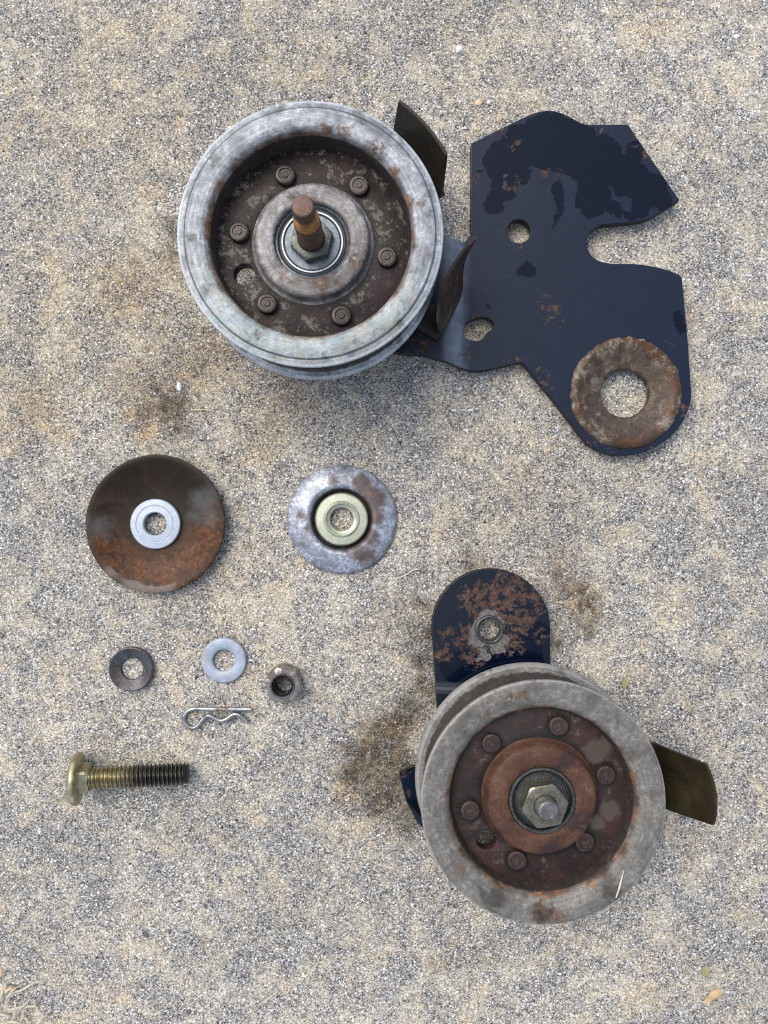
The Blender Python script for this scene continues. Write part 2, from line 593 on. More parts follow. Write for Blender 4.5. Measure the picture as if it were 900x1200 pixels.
def mat_crust(name, dark, mid, flake, flake_lo=0.55, flake_hi=0.62, purple=None, seed=0.0, rough=0.6, metal=0.0, scale=1.0, blob=None, gritty=0.7, dish=None, rivet_shade=None, hubring=None, bump=0.00028):
    """grimy rusted steel with flaking crust"""
    m = Mat(name)
    off = (seed, seed * 1.3, seed)
    n1 = m.noise(85 * scale, 6, 0.66, 0.5, off=off)
    n2 = m.noise(330 * scale, 5, 0.72, off=off)
    base = m.ramp(n1, [(0.32, dark), (0.62, mid)])
    if purple:
        base = m.mix(m.step(m.noise(45 * scale, 3, 0.6, off=(seed + 5, 2, 0)), 0.50, 0.62), base, purple)
    f = m.math('MULTIPLY', m.step(m.math('ADD', m.math('MULTIPLY', n1, 0.5), m.math('MULTIPLY', n2, 0.5)), flake_lo, flake_hi), 0.85)
    base = m.mix(f, base, flake)
    if rivet_shade:  # shade round rivets and hub painted into the colour, with packed dirt
        dm = m.blobs(rivet_shade, m.warp(0.0035, 260, 4), 0.0022)
        if hubring:
            dm = m.math('MAXIMUM', dm, m.step(m.radius(m.warp(0.004, 140, 4)), hubring + 0.0036, hubring + 0.0004))
        base = m.mix(m.math('MULTIPLY', dm, 0.82), base, (0.008, 0.006, 0.005))
    if dish:
        rw = m.radius(m.warp(0.007, 120, 5))
        inn = m.step(rw, dish, dish - 0.003)
        base = m.mix(m.math('MULTIPLY', inn, 0.85), base, m.ramp(m.noise(120, 6, 0.7, 1.0, off=(4, 4, 4)), [(0.3, (0.028, 0.021, 0.017)), (0.46, (0.062, 0.048, 0.039)), (0.56, (0.100, 0.068, 0.048)), (0.64, (0.17, 0.155, 0.14))]))
    base = m.mix(gritty, base, m.ramp(m.noise(1100 * scale, 4, 0.75, off=off), [(0.3, (0.45, 0.43, 0.42)), (0.5, (0.9, 0.9, 0.9)), (0.72, (1.6, 1.55, 1.5))]), 'MULTIPLY')
    if blob:
        lst, c = blob
        base = m.mix(m.math('MULTIPLY', m.blobs(lst, m.warp(0.006, 200, 4), 0.003), 0.8), base, c)
    h = m.math('ADD', n2, m.math('MULTIPLY', f, 0.5))
    return m.done(base, m.math('MULTIPLY_ADD', n2, 0.35, rough - 0.18), metal, h, bump, 0.8, spec=0.28)


def mat_paint(name, wet, rust, bare=None, seed=0.0, rust_thresh=0.74, rust_gain=0.035, bend_x=None, bend_y=None, film_mul=0.85):
    """black-blue gloss paint with a dusty film, wet patches, rust flecks and rusty cut edges"""
    m = Mat(name)
    off = (seed, seed, 0)
    navy = (0.0012, 0.0034, 0.0120)
    film = m.ramp(m.noise(60, 5, 0.65, off=off), [(0.3, (0.0042, 0.0105, 0.0275)), (0.7, (0.0066, 0.0145, 0.0340))])
    speck = m.step(m.noise(900, 3, 0.7, off=off), 0.66, 0.78)
    film = m.mix(m.math('MULTIPLY', speck, 0.5), film, (0.08, 0.08, 0.08))
    film = m.mix(1.0, film, (film_mul,) * 3, 'MULTIPLY')
    for k, sc_ in enumerate(((35, 1100, 1), (900, 60, 1))):
        vr = m.n.new('ShaderNodeVectorRotate')
        vr.inputs['Angle'].default_value = 0.5 + k * 0.9
        m.t.links.new(m.co, vr.inputs['Vector'])
        sc2 = m.noise(1.0, 3, 0.6, vec=m.vmath('MULTIPLY', vr.outputs[0], sc_))
        film = m.mix(m.math('MULTIPLY', m.math('MULTIPLY', m.step(sc2, 0.66, 0.71), m.step(m.noise(40, 3, 0.6, off=(k, 5, 2)), 0.48, 0.62)), 0.6), film, (0.045, 0.052, 0.065))
    wm = m.blobs(wet, m.warp(0.015, 75, 5), 0.0006) if wet else 0.0
    base = m.mix(wm, film, navy) if wet else film
    rough = m.mixf(wm, 0.42, 0.10) if wet else 0.42
    if bend_y:  # pale highlight along this bend, painted into the colour
        sb = m.n.new('ShaderNodeSeparateXYZ'); m.t.links.new(m.warp(0.002, 130, 4), sb.inputs[0])
        by = m.math('ABSOLUTE', m.math('SUBTRACT', sb.outputs[1], bend_y))
        base = m.mix(m.math('MULTIPLY', m.step(by, 0.0042, 0.0022), 0.6), base, (0.055, 0.068, 0.088))
        base = m.mix(m.math('MULTIPLY', m.step(by, 0.0012, 0.0004), 0.6), base, (0.14, 0.13, 0.12))
    if bend_x:
        # sky sheen along the bend, painted as a pale band in the colour
        sb = m.n.new('ShaderNodeSeparateXYZ'); m.t.links.new(m.warp(0.003, 130, 4), sb.inputs[0])
        bx = m.math('SUBTRACT', sb.outputs[0], bend_x)
        bm_ = m.math('MULTIPLY', m.step(bx, 0.0085, 0.0), m.step(bx, -0.011, -0.002))
        bm_ = m.math('MULTIPLY', bm_, m.math('MULTIPLY_ADD', m.noise(150, 4, 0.6), 1.0, 0.1))
        base = m.mix(m.math('MULTIPLY', bm_, 0.85), base, (0.20, 0.24, 0.30))
        rough = m.mixf(bm_, rough, 0.25)
    # rust flecks everywhere, and given patches
    rn = m.noise(240, 6, 0.72, 0.3, off=off)
    rm = m.step(rn, rust_thresh, rust_thresh + 0.03)
    if rust:
        rb = m.blobs(rust, m.warp(0.010, 180, 5), 0.010)
        rm = m.math('MAXIMUM', rm, m.math('MULTIPLY', m.step(rb, 0.15, 0.6), m.step(m.math('ADD', rn, m.math('MULTIPLY', rb, rust_gain)), 0.555, 0.585)))
    rcol = m.ramp(m.noise(420, 5, 0.7, off=off), [(0.3, (0.026, 0.014, 0.011)), (0.52, (0.068, 0.037, 0.028)), (0.70, (0.14, 0.085, 0.064))])
    base = m.mix(rm, base, rcol)
    if bare:
        bb = m.blobs(bare, m.warp(0.014, 210, 5), 0.0012)
        bcol = m.ramp(m.noise(500, 4, 0.7), [(0.35, (0.065, 0.060, 0.056)), (0.62, (0.15, 0.142, 0.132))])
        base = m.mix(bb, base, bcol)
        rm = m.math('MAXIMUM', rm, bb)
    edge = m.step(m.math('ABSOLUTE', m.normal_z()), 0.75, 0.45)
    ecol = m.ramp(m.noise(200, 5, 0.7), [(0.35, (0.008, 0.008, 0.009)), (0.58, (0.03, 0.018, 0.012)), (0.7, (0.085, 0.042, 0.022))])
    base = m.mix(m.math('MULTIPLY', edge, 0.85), base, ecol)
    rough = m.mixf(rm, rough, 0.75)
    rough = m.mixf(edge, rough, 0.6)
    h = m.math('ADD', m.math('MULTIPLY', rm, m.noise(800, 4, 0.7)), m.math('MULTIPLY', m.noise(120, 4, 0.5), 0.4))
    return m.done(base, rough, 0.0, h, 0.00030, 0.6, spec=0.26)


def mat_metal(name, a, b, spec_c=None, rough=0.4, metal=0.8, scale=1.0, seed=0.0, bump=0.0001, stain=None, stain_amt=0.6):
    m = Mat(name)
    off = (seed, seed, seed)
    n = m.noise(180 * scale, 6, 0.7, 0.3, off=off)
    c = m.ramp(n, [(0.3, a), (0.68, b)])
    f = m.noise(900 * scale, 4, 0.7, off=off)
    if spec_c:
        c = m.mix(m.step(f, 0.56, 0.70), c, spec_c)
    if stain:
        c = m.mix(m.math('MULTIPLY', m.step(m.noise(95 * scale, 5, 0.7, 0.5, off=(seed + 3, 0, 1)), 0.50, 0.62), stain_amt), c, stain)
    return m.done(c, m.math('MULTIPLY_ADD', f, 0.3, rough - 0.15), metal, m.math('ADD', f, n), bump, 0.6)


def mat_cup_rust():
    m = Mat('burnt_rust')
    k = m.noise(60, 6, 0.68, 0.7)
    base = m.ramp(k, [(0.32, (0.010, 0.0062, 0.0038)), (0.55, (0.019, 0.0115, 0.0065)), (0.72, (0.040, 0.027, 0.017))])
    wv = m.warp(0.020, 90, 6)
    o = m.math('MULTIPLY', m.blobs([(-0.024, -0.018, 0.010), (-0.010, -0.026, 0.011), (0.006, -0.027, 0.011), (0.022, -0.018, 0.010), (0.031, -0.006, 0.008), (0.033, 0.003, 0.005), (0.014, -0.020, 0.009), (-0.031, -0.012, 0.006), (0.024, -0.008, 0.005)], wv, 0.022),
               m.step(m.noise(110, 5, 0.66, 0.8), 0.24, 0.56))
    ocol = m.ramp(m.noise(380, 5, 0.7, 0.5), [(0.34, (0.030, 0.010, 0.004)), (0.50, (0.085, 0.029, 0.008)), (0.60, (0.14, 0.050, 0.012)), (0.72, (0.32, 0.13, 0.030))])
    base = m.mix(o, base, ocol)
    g = m.math('MULTIPLY', m.blobs([(0.026, 0.012, 0.007), (0.031, 0.004, 0.005), (0.021, 0.005, 0.003), (-0.031, 0.0, 0.006)], wv, 0.012), 0.55)
    base = m.mix(g, base, (0.105, 0.105, 0.105))
    lipr = m.step(m.radius(m.warp(0.006, 160, 4)), 0.0340, 0.0352)
    l = m.math('MULTIPLY', m.math('MULTIPLY', lipr, m.blobs([(-0.004, -0.036, 0.015), (-0.024, -0.027, 0.004)], m.warp(0.008, 120, 4), 0.008)), 0.85)
    base = m.mix(l, base, (0.15, 0.125, 0.10))
    base = m.mix(0.5, base, m.ramp(m.noise(1100, 4, 0.75), [(0.3, (0.5, 0.5, 0.5)), (0.7, (1.5, 1.5, 1.5))]), 'MULTIPLY')
    return m.done(base, m.math('MULTIPLY_ADD', k, 0.4, 0.26), 0.0, m.noise(350, 5, 0.7), 0.00016, 0.6, spec=0.20)


def mat_cup_zinc():
    m = Mat('flaking_zinc')
    n1 = m.noise(130, 6, 0.68, 0.6)
    base = m.ramp(n1, [(0.36, (0.17, 0.175, 0.195)), (0.48, (0.29, 0.31, 0.355)), (0.58, (0.50, 0.545, 0.64))])
    wv = m.warp(0.010, 160, 5)
    rr = m.blobs([(0.012, 0.020, 0.006), (0.018, 0.012, 0.007), (0.019, 0.002, 0.006), (0.016, -0.010, 0.006), (0.010, -0.019, 0.005), (0.016, -0.020, 0.004),
                  (-0.022, 0.002, 0.0025), (-0.019, -0.004, 0.002), (-0.004, 0.021, 0.003), (0.004, -0.0165, 0.003)], wv, 0.004)
    rcol = m.ramp(m.noise(260, 5, 0.7), [(0.3, (0.045, 0.03, 0.028)), (0.55, (0.085, 0.05, 0.04)), (0.72, (0.17, 0.10, 0.05))])
    base = m.mix(m.math('MULTIPLY', rr, 0.92), base, rcol)
    sp = m.step(m.math('ADD', m.math('MULTIPLY', m.noise(520, 5, 0.72), 0.6), m.math('MULTIPLY', n1, 0.4)), 0.525, 0.56)
    base = m.mix(m.math('MULTIPLY', sp, 0.55), base, (0.09, 0.075, 0.075))
    r = m.radius()
    base = m.mix(m.math('MULTIPLY', m.step(r, 0.0185, 0.0165), 0.85), base, (0.03, 0.02, 0.016))  # shadow ring round the bushing, painted into the recess colour
    met = m.math('MULTIPLY', m.math('SUBTRACT', 1.0, rr), 0.55)
    return m.done(base, 0.48, met, m.math('ADD', m.math('MULTIPLY', rr, -0.6), m.noise(400, 5, 0.7)), 0.0002, 0.7)


M_conc = mat_concrete()
M_grain = mat_grain()

# ================================================================== THE SLAB
def breaks(lo, hi, step, far):
    return [-far] + [lo + i * step for i in range(int(round((hi - lo) / step)) + 1)] + [far]


xs = breaks(-0.32, 0.32, 0.008, 15)
ys = breaks(-0.40, 0.40, 0.008, 15)
sv = []
for y in ys:
    for x in xs:
        z = -0.0006 + 0.0006 * mnoise.noise(Vector((x * 25, y * 25, 3.3))) + 0.0003 * mnoise.noise(Vector((x * 90, y * 90, 1.3)))
        sv.append((x, y, min(z, 0.0)))
nx = len(xs)
sf = [(j * nx + i, j * nx + i + 1, (j + 1) * nx + i + 1, (j + 1) * nx + i) for j in range(len(ys) - 1) for i in range(nx - 1)]
slab = raw('concrete_slab', sv, sf, M_conc, angle=60)
tag(slab, 'weathered exposed sand concrete with tan patches and brown stains', kind='structure')


def make_grains(n):
    # irregular squashed octahedra half sunk in the cement
    base = np.array([(1, 0, 0), (0, 1, 0), (-1, 0, 0), (0, -1, 0), (0, 0, 1), (0, 0, -1)], float)
    tri = np.array([(0, 1, 4), (1, 2, 4), (2, 3, 4), (3, 0, 4), (1, 0, 5), (2, 1, 5), (3, 2, 5), (0, 3, 5)])
    pos = np.stack([rng.uniform(-0.24, 0.24, n), rng.uniform(-0.315, 0.315, n)], 1)
    size = 0.00020 + 0.00050 * rng.random(n) ** 3.2
    size[:900] = rng.uniform(0.0007, 0.0012, 900)      # a few larger stones
    v = np.repeat(base[None], n, 0) * rng.uniform(0.65, 1.25, (n, 6, 1))
    v += rng.normal(0, 0.16, v.shape)
    v[:, :, 2] *= 0.62
    a = rng.uniform(0, 6.283, n)
    c, s = np.cos(a)[:, None], np.sin(a)[:, None]
    x = v[:, :, 0] * c - v[:, :, 1] * s
    y = v[:, :, 0] * s + v[:, :, 1] * c
    v[:, :, 0], v[:, :, 1] = x, y
    v *= size[:, None, None]
    v[:, :, 0] += pos[:, :1]
    v[:, :, 1] += pos[:, 1:]
    v[:900, :, 2] *= 0.55
    v[:, :, 2] += (-0.00052 + 0.00005 * rng.normal(size=n))[:, None]
    f = (tri[None] + (np.arange(n) * 6)[:, None, None]).reshape(-1, 3)
    me = bpy.data.meshes.new('sand_grains')
    me.vertices.add(n * 6)
    me.vertices.foreach_set('co', v.reshape(-1).astype(np.float32))
    me.loops.add(len(f) * 3)
    me.loops.foreach_set('vertex_index', f.reshape(-1).astype(np.int32))
    me.polygons.add(len(f))
    me.polygons.foreach_set('loop_start', np.arange(0, len(f) * 3, 3, dtype=np.int32))
    me.update(calc_edges=True)
    pal = np.array([(0.68, 0.67, 0.65), (0.55, 0.50, 0.43), (0.42, 0.38, 0.33), (0.30, 0.29, 0.28), (0.16, 0.16, 0.165), (0.055, 0.055, 0.06), (0.50, 0.40, 0.29)])
    pick = rng.choice(len(pal), n, p=[0.20, 0.22, 0.17, 0.13, 0.10, 0.11, 0.07])
    tint = np.ones((n, 6, 4))
    tint[:, :, :3] = (pal[pick] * rng.uniform(0.8, 1.2, (n, 1)))[:, None]
    at = me.attributes.new('tint', 'FLOAT_COLOR', 'POINT')
    at.data.foreach_set('color', tint.reshape(-1).astype(np.float32))
    me.materials.append(M_grain)
    return link_mesh('sand_grains', me)


tag(make_grains(42000), 'pale and dark sand grains standing proud of the concrete', kind='stuff')

# ================================================================== UPPER IDLER ASSEMBLY
ZT = 0.070                                  # top of the upper pulley rim
ax1 = W(363, 272.5, ZT)
R1 = Vector((ax1.x, ax1.y, 0))
A1 = thing('idler_assembly', 'rusty idler pulley with upright threaded post on wide black plate with notch', 'idler pulley', R1)


def L1(p, q, z):
    v = W(p, q, z) - R1
    return (v.x, v.y)


def px1(lst, z):
    return px(lst, z, (R1.x, R1.y))


ZP, ZL, TH = 0.0080, 0.0140, 0.0055         # plate top, raised left end top, plate thickness
M_plate = mat_paint('black_paint_wet',
                    wet=px1([(588, 190, 24), (590, 220, 16), (578, 238, 12), (610, 170, 26), (640, 165, 34), (670, 175, 34), (612, 205, 12), (700, 190, 32), (685, 215, 12), (735, 205, 26),
                             (762, 222, 22), (778, 236, 12), (705, 232, 12), (722, 244, 9), (738, 250, 7), (653, 222, 8), (653, 232, 6), (653, 240, 5), (653, 247, 4.2), (653, 253, 3.6), (653, 259, 3), (652, 265, 2.4), (690, 235, 14), (697, 245, 8), (750, 243, 10), (715, 240, 8), (745, 180, 12),
                             (612, 318, 5), (620, 316, 6), (627, 314, 4), (796, 370, 8), (798, 382, 8), (576, 363, 4), (655, 150, 14), (560, 200, 3)], ZP),
                    rust=px1([(640, 204, 5), (650, 205, 4), (556, 210, 7), (555, 230, 7), (584, 158, 6), (602, 169, 6), (600, 215, 8), (645, 364, 12), (640, 355, 8), (655, 372, 6),
                              (632, 440, 8), (642, 455, 6), (755, 180, 6), (745, 168, 5), (600, 424, 8), (548, 415, 8), (490, 405, 14), (480, 412, 14), (500, 412, 10), (608, 285, 5), (596, 265, 6),
                              (555, 372, 5), (720, 526, 8), (800, 480, 8), (770, 530, 8), (690, 515, 7), (700, 150, 6)], ZP),
                    seed=1.0, bend_x=L1(536, 350, 0.011)[0])
M_boss = mat_crust('weld_steel', (0.045, 0.030, 0.021), (0.105, 0.072, 0.050), (0.24, 0.215, 0.185), 0.49, 0.60, purple=(0.085, 0.038, 0.018), seed=2.0, rough=0.42, metal=0.25, dish=0.0255)

right = [(552, 168, 2), (600, 144, 14), (628, 131, 14), (648, 128.5, 10), (666, 135.5, 8), (684, 146, 7), (736, 145.5, 3), (766, 190), (797, 235, 2.5), (760, 257, 14), (737, 261, 10),
         (702, 263.5, 10), (689, 274, 8), (687, 289, 8), (696, 304, 8), (714, 309, 10), (750, 309, 14), (781, 315.5, 10), (799, 323, 4), (805, 384), (811, 468, 10), (803, 491, 10), (786, 513, 12), (760, 529, 12),
         (733, 535, 12), (706, 531, 12), (688, 520, 8), (652, 473), (612, 424, 6), (581, 431.5, 8), (558, 435.5, 6)]
left = [(537, 428, 6), (497, 416, 12), (468, 414.5, 12), (410, 400, 10), (330, 350, 20), (320, 290, 20), (350, 250, 20), (420, 262, 10), (520, 276, 5), (545, 280, 3), (552, 274, 3)]
out = []
for p in right + left:
    z = ZP if (p[0] > 545) else ZL
    q = L1(p[0], p[1], z)
    out.append((q[0], q[1], (p[2] if len(p) > 2 else 0) * (H - z) / FPX))
out1 = rounded(out)
h1 = circle2(*L1(608, 271, ZP), 0.0066, 32)
h2 = rounded([L1(*p, ZP) for p in ((542, 390), (546, 378), (556, 373), (569, 371), (579, 377), (578, 385), (570, 390), (566, 398), (557, 400), (546, 397))], 0.003)
bc = L1(733.5, 460.5, ZP)
bh = circle2(bc[0], bc[1], 0.0272, 72)
axis_hole = circle2(0, 0, 0.0068, 32)
me = plate_mesh('bracket_plate', out1, [h1, h2, bh, axis_hole], ZP - TH, ZP, 0.0004)
x_lo = L1(525, 350, ZL)[0]
x_hi = L1(547, 350, ZP)[0]
bend(me, 0, [x_lo - 0.0006] + [x_lo + (x_hi - x_lo) * i / 6 for i in range(7)] + [x_hi + 0.0006], lambda x: (ZL - ZP) * (1 - smooth01((x - x_lo) / (x_hi - x_lo))))
finish(me, M_plate, 14)
plate1 = link_mesh('bracket_plate', me, A1)


def lump(v, amp, sc, seed):
    return amp * mnoise.noise(Vector((v[0] * sc, v[1] * sc, v[2] * sc + seed)))


bv, bf = lathe_data([(13.3, 3.2), (31.0, 3.2), (31.2, 7.9), (30.9, 8.7), (30.2, 9.3), (29.2, 9.7), (27.6, 9.8), (26.2, 9.5), (25.0, 9.0), (21.0, 8.2), (17.0, 7.3), (14.6, 6.9), (13.9, 6.6), (13.3, 5.4), (13.3, 3.2)][:-1], 120, True)
bv2 = []
for v in bv:
    r = math.hypot(v[0], v[1])
    k = smooth01((r - 0.0255) / 0.003) * (1 if v[2] > 0.0075 else 0)
    d = 1 + k * 0.035 * mnoise.noise(Vector((v[0] * 260, v[1] * 260, 5.0)))
    bv2.append((v[0] * d, v[1] * d, v[2] + k * (0.0006 * mnoise.noise(Vector((v[0] * 330, v[1] * 330, 9.0))))))
raw('boss_ring', bv2, bf, M_boss, plate1, (bc[0], bc[1], 0), 45)

# pulley: shell, riveted web, hub, bearing
M_rim1 = mat_zinc('oxidised_zinc', (0.135, 0.150, 0.170), (0.27, 0.288, 0.31), (0.50, 0.53, 0.58), 0.0475, 0.0512, irid=0.42, seed=0.0, groove=0.0605, lip=0.0618, line=0.0598,
                  rust_blobs=px1([(262, 228, 10), (280, 205, 10), (300, 188, 12), (322, 172, 10), (350, 160, 10), (380, 154, 9), (405, 154, 8), (440, 172, 9), (462, 200, 8), (476, 235, 7), (482, 280, 5), (300, 390, 3), (492, 240, 3), (500, 300, 3), (250, 250, 6)], ZT), rust_amt=0.95,
                  grime_blobs=px1([(250, 190, 7), (225, 280, 5), (330, 128, 7), (420, 135, 8), (470, 165, 5), (505, 250, 5), (240, 340, 5), (470, 380, 5), (380, 420, 4)], ZT))
M_web1 = mat_crust('greasy_crust', (0.006, 0.0045, 0.0035), (0.024, 0.018, 0.014), (0.145, 0.132, 0.113), 0.510, 0.565, purple=(0.032, 0.016, 0.016), seed=4.0, rough=0.5,
                   blob=(px1([(450, 345, 22), (465, 325, 14), (430, 375, 14)], 0.055), (0.030, 0.014, 0.015)), hubring=0.0305,
                   rivet_shade=[(q[0], q[1], 0.0069) for q in (L1(a, b, 0.057) for a, b in ((334, 205), (421, 217), (280, 272), (454, 301), (313, 356), (400, 370)))])
M_hub1 = mat_zinc('dull_zinc', (0.115, 0.105, 0.098), (0.215, 0.205, 0.195), (0.40, 0.41, 0.43), 0.0, 0.001, seed=6.0,
                  rust_blobs=[(0.004, -0.022, 0.004), (0.012, -0.020, 0.003), (-0.008, 0.021, 0.003), (0.022, -0.010, 0.004), (0.002, 0.018, 0.003), (-0.014, -0.018, 0.002)], rust_amt=0.75)
M_rivet1 = mat_metal('rivet_steel_brown', (0.016, 0.012, 0.011), (0.05, 0.038, 0.033), (0.12, 0.105, 0.10), 0.38, 0.4, seed=2.0)
M_race = mat_metal('bearing_steel', (0.07, 0.085, 0.105), (0.15, 0.175, 0.205), (0.26, 0.28, 0.30), 0.36, 0.65, seed=3.0)
M_seal = mat_metal('bearing_seal', (0.018, 0.018, 0.018), (0.045, 0.045, 0.045), None, 0.5, 0.1, seed=1.0)
M_bright = mat_metal('worn_edge_steel', (0.30, 0.32, 0.34), (0.50, 0.52, 0.55), (0.65, 0.66, 0.68), 0.4, 0.6, seed=1.5)
M_nutg = mat_metal('greenish_nut_steel', (0.055, 0.06, 0.05), (0.12, 0.13, 0.11), (0.19, 0.195, 0.17), 0.42, 0.6, seed=5.0)
M_post = mat_metal('rusty_post', (0.055, 0.030, 0.022), (0.13, 0.08, 0.06), (0.20, 0.14, 0.11), 0.5, 0.35, seed=7.0, stain=(0.10, 0.045, 0.02))
M_orange = mat_metal('orange_rust', (0.13, 0.05, 0.012), (0.36, 0.17, 0.045), (0.07, 0.03, 0.015), 0.65, 0.05, scale=1.6, seed=2.5, bump=0.0003)

pul1 = lathe('pulley', [(47.0, -15.2), (47.3, -14.6), (47.7, -11), (48.1, -5.5), (48.6, -2.9), (49.4, -1.3), (50.6, -0.45), (52.4, -0.1), (55.0, 0.0), (58.6, -0.1), (59.2, -0.3), (59.6, -1.0), (60.1, -1.25), (62.5, -1.25), (63.2, -1.6),
                        (63.5, -2.3), (63.4, -3.4), (62.4, -4.2), (60.2, -6.2), (52.2, -14.4), (51.0, -16.6), (50.8, -18.7), (51.0, -20.8), (52.2, -23.0), (60.5, -31.2), (62.6, -32.8), (63.4, -33.8), (63.5, -35.2), (63.1, -36.2),
                        (62.0, -37.0), (55, -37.4), (50.6, -36.5), (48.8, -32.0), (48.0, -26.0), (47.3, -22.6), (46.6, -22.2)], M_rim1, A1, (0, 0, ZT), segs=160, closed=True, angle=40)


def ring_with_hole(name, r_out, r_in, z0, z1, hole_xy, hole_r, material, parent, loc):
    mm = plate_mesh(name, circle2(0, 0, r_out, 120), [circle2(0, 0, r_in, 72), circle2(hole_xy[0], hole_xy[1], hole_r, 32)], z0, z1, 0.0003)
    finish(mm, material, 30)
    return link_mesh(name, mm, parent, loc)


zw1 = ZT - 0.0150
hole1 = L1(286.5, 321.5, zw1)
ring_with_hole('web_plate', 0.0473, 0.0262, -0.0225, -0.0150, hole1, 0.0053, M_web1, pul1, (0, 0, 0))
lathe('hub', [(30.5, -15.2), (28.9, -14.6), (28.2, -13), (28.0, -11.0), (27.5, -9.8), (26.4, -9.1), (25.0, -8.9), (20.2, -8.9), (19.0, -9.1), (18.5, -9.7), (18.4, -12), (18.2, -25), (28.2, -25), (30.5, -22)], M_hub1, pul1, segs=120, closed=True, angle=50)
bear1 = lathe('bearing', [(18.2, -20), (18.2, -12.0), (17.2, -11.8), (16.8, -12.4), (16.2, -13.4), (13.6, -13.4), (13.2, -20)], M_race, pul1, segs=96, closed=True)
lathe('seal', [(16.4, -13.2), (16.1, -13.0), (13.9, -13.0), (13.6, -13.2)], M_seal, bear1, segs=96)
lathe('retaining_ring', [(15.2, -13.05), (15.2, -12.2), (15.0, -12.0), (14.4, -12.0), (14.2, -12.2), (14.2, -13.05)], M_bright, bear1, segs=96, closed=True)
riv_prof = [(5.0, -0.3), (5.0, 1.9), (4.75, 2.6), (4.1, 2.95), (3.2, 2.9), (2.9, 2.35), (1.7, 2.35), (1.4, 2.8), (0.6, 2.9), (0, 2.7)]
rv_me = None
for p in ((334, 205), (421, 217), (280, 272), (454, 301), (313, 356), (400, 370)):
    q = L1(p[0], p[1], zw1 + 0.002)
    if rv_me is None:
        o = lathe('rivet', riv_prof, M_rivet1, pul1, (q[0], q[1], -0.0150), segs=32)
        rv_me = o.data
    else:
        o = link_mesh('rivet', rv_me, pul1, (q[0], q[1], -0.0150))
    o.rotation_euler = (R(random.uniform(-4, 4)), R(random.uniform(-4, 4)), random.uniform(0, 6))
lathe('washer', [(7.0, -13.6), (14.0, -13.6), (14.0, -12.8), (13.4, -12.4), (7.0, -12.4)], M_race, A1, (0, 0, ZT), segs=80, closed=True)
hexnut('nut', 18.6, -12.4, -7.0, 6.0, M_nutg, A1, cap0=3, cap1=1.5, loc=(0, 0, ZT)).rotation_euler = (0, 0, R(-14))
post = lathe('post', [(0, -66), (9.5, -66), (10, -65.5), (10, -61.8), (6.3, -61.5), (6.3, -6), (6.25, 11.5), (5.9, 13.0)], M_post, A1, (0, 0, ZT), segs=48)
lathe('threaded_end', [(5.9, 12.9), (6.0, 13.4), (5.5, 14.0), (6.0, 14.7), (5.5, 15.4), (6.0, 16.1), (5.6, 16.8), (5.9, 17.5), (5.4, 18.3), (5.0, 18.6), (4.3, 19.0), (4.2, 21.4)], M_orange, post, segs=48)
lathe('tip', [(4.2, 21.3), (4.9, 21.8), (5.1, 22.6), (5.1, 29.2), (4.8, 30.2), (4.3, 30.6), (2.0, 30.8), (0, 30.8)], M_post, post, segs=48)
lathe('spacer', [(6.4, -54.5), (12, -54.5), (12, -22), (6.4, -22)], M_race, A1, (0, 0, ZT), segs=48, closed=True)


def wall(name, pts_low, pts_top, th, material, parent, bulge=None):
    """curved upright strip: matching lists of lower and upper points, thickness th outwards"""
    n = len(pts_low)
    rows = 5
    verts, faces = [], []
    def out_dir(i):
        a, b = Vector(pts_low[max(i - 1, 0)]), Vector(pts_low[min(i + 1, n - 1)])
        t = (b - a); t.z = 0; t.normalize()
        return Vector((t.y, -t.x, 0))
    for side in (0, 1):
        for j in range(rows):
            for i in range(n):
                p = Vector(pts_low[i]).lerp(Vector(pts_top[i]), j / (rows - 1)) + out_dir(i) * th * side
                verts.append(p)
    def idx(s, j, i):
        return s * rows * n + j * n + i
    for s in (0, 1):
        for j in range(rows - 1):
            for i in range(n - 1):
                faces.append((idx(s, j, i), idx(s, j, i + 1), idx(s, j + 1, i + 1), idx(s, j + 1, i)))
    for i in range(n - 1):
        faces.append((idx(0, 0, i), idx(0, 0, i + 1), idx(1, 0, i + 1), idx(1, 0, i)))
        faces.append((idx(0, rows - 1, i), idx(0, rows - 1, i + 1), idx(1, rows - 1, i + 1), idx(1, rows - 1, i)))
    for j in range(rows - 1):
        faces.append((idx(0, j, 0), idx(0, j + 1, 0), idx(1, j + 1, 0), idx(1, j, 0)))
        faces.append((idx(0, j, n - 1), idx(0, j + 1, n - 1), idx(1, j + 1, n - 1), idx(1, j, n - 1)))
    return raw(name, verts, faces, material, parent)


M_keep1 = mat_crust('dark_olive_steel', (0.010, 0.008, 0.006), (0.022, 0.018, 0.012), (0.05, 0.045, 0.035), 0.66, 0.78, seed=8.0, rough=0.36, gritty=0.1, bump=0.00005)
M_keep2 = mat_crust('brown_edge_steel', (0.016, 0.011, 0.009), (0.055, 0.036, 0.028), (0.13, 0.095, 0.075), 0.54, 0.64, purple=(0.03, 0.016, 0.012), seed=9.0, rough=0.5, gritty=0.4, bump=0.00012)


def arc(r0, a0, a1, n, z, r1=None):
    r1 = r0 if r1 is None else r1
    return [((r0 + (r1 - r0) * i / (n - 1)) * math.cos(R(a0 + (a1 - a0) * i / (n - 1))), (r0 + (r1 - r0) * i / (n - 1)) * math.sin(R(a0 + (a1 - a0) * i / (n - 1))), z) for i in range(n)]


g1 = wall('belt_guide', arc(0.0785, 60, 31, 14, ZL + 0.003), arc(0.0808, 58, 32.5, 14, 0.060, 0.0785), 0.0015, M_keep1, A1)
tag(g1, 'plain dark curved belt guide')
def loc1(p, q, z):
    return W(p, q, z) - R1


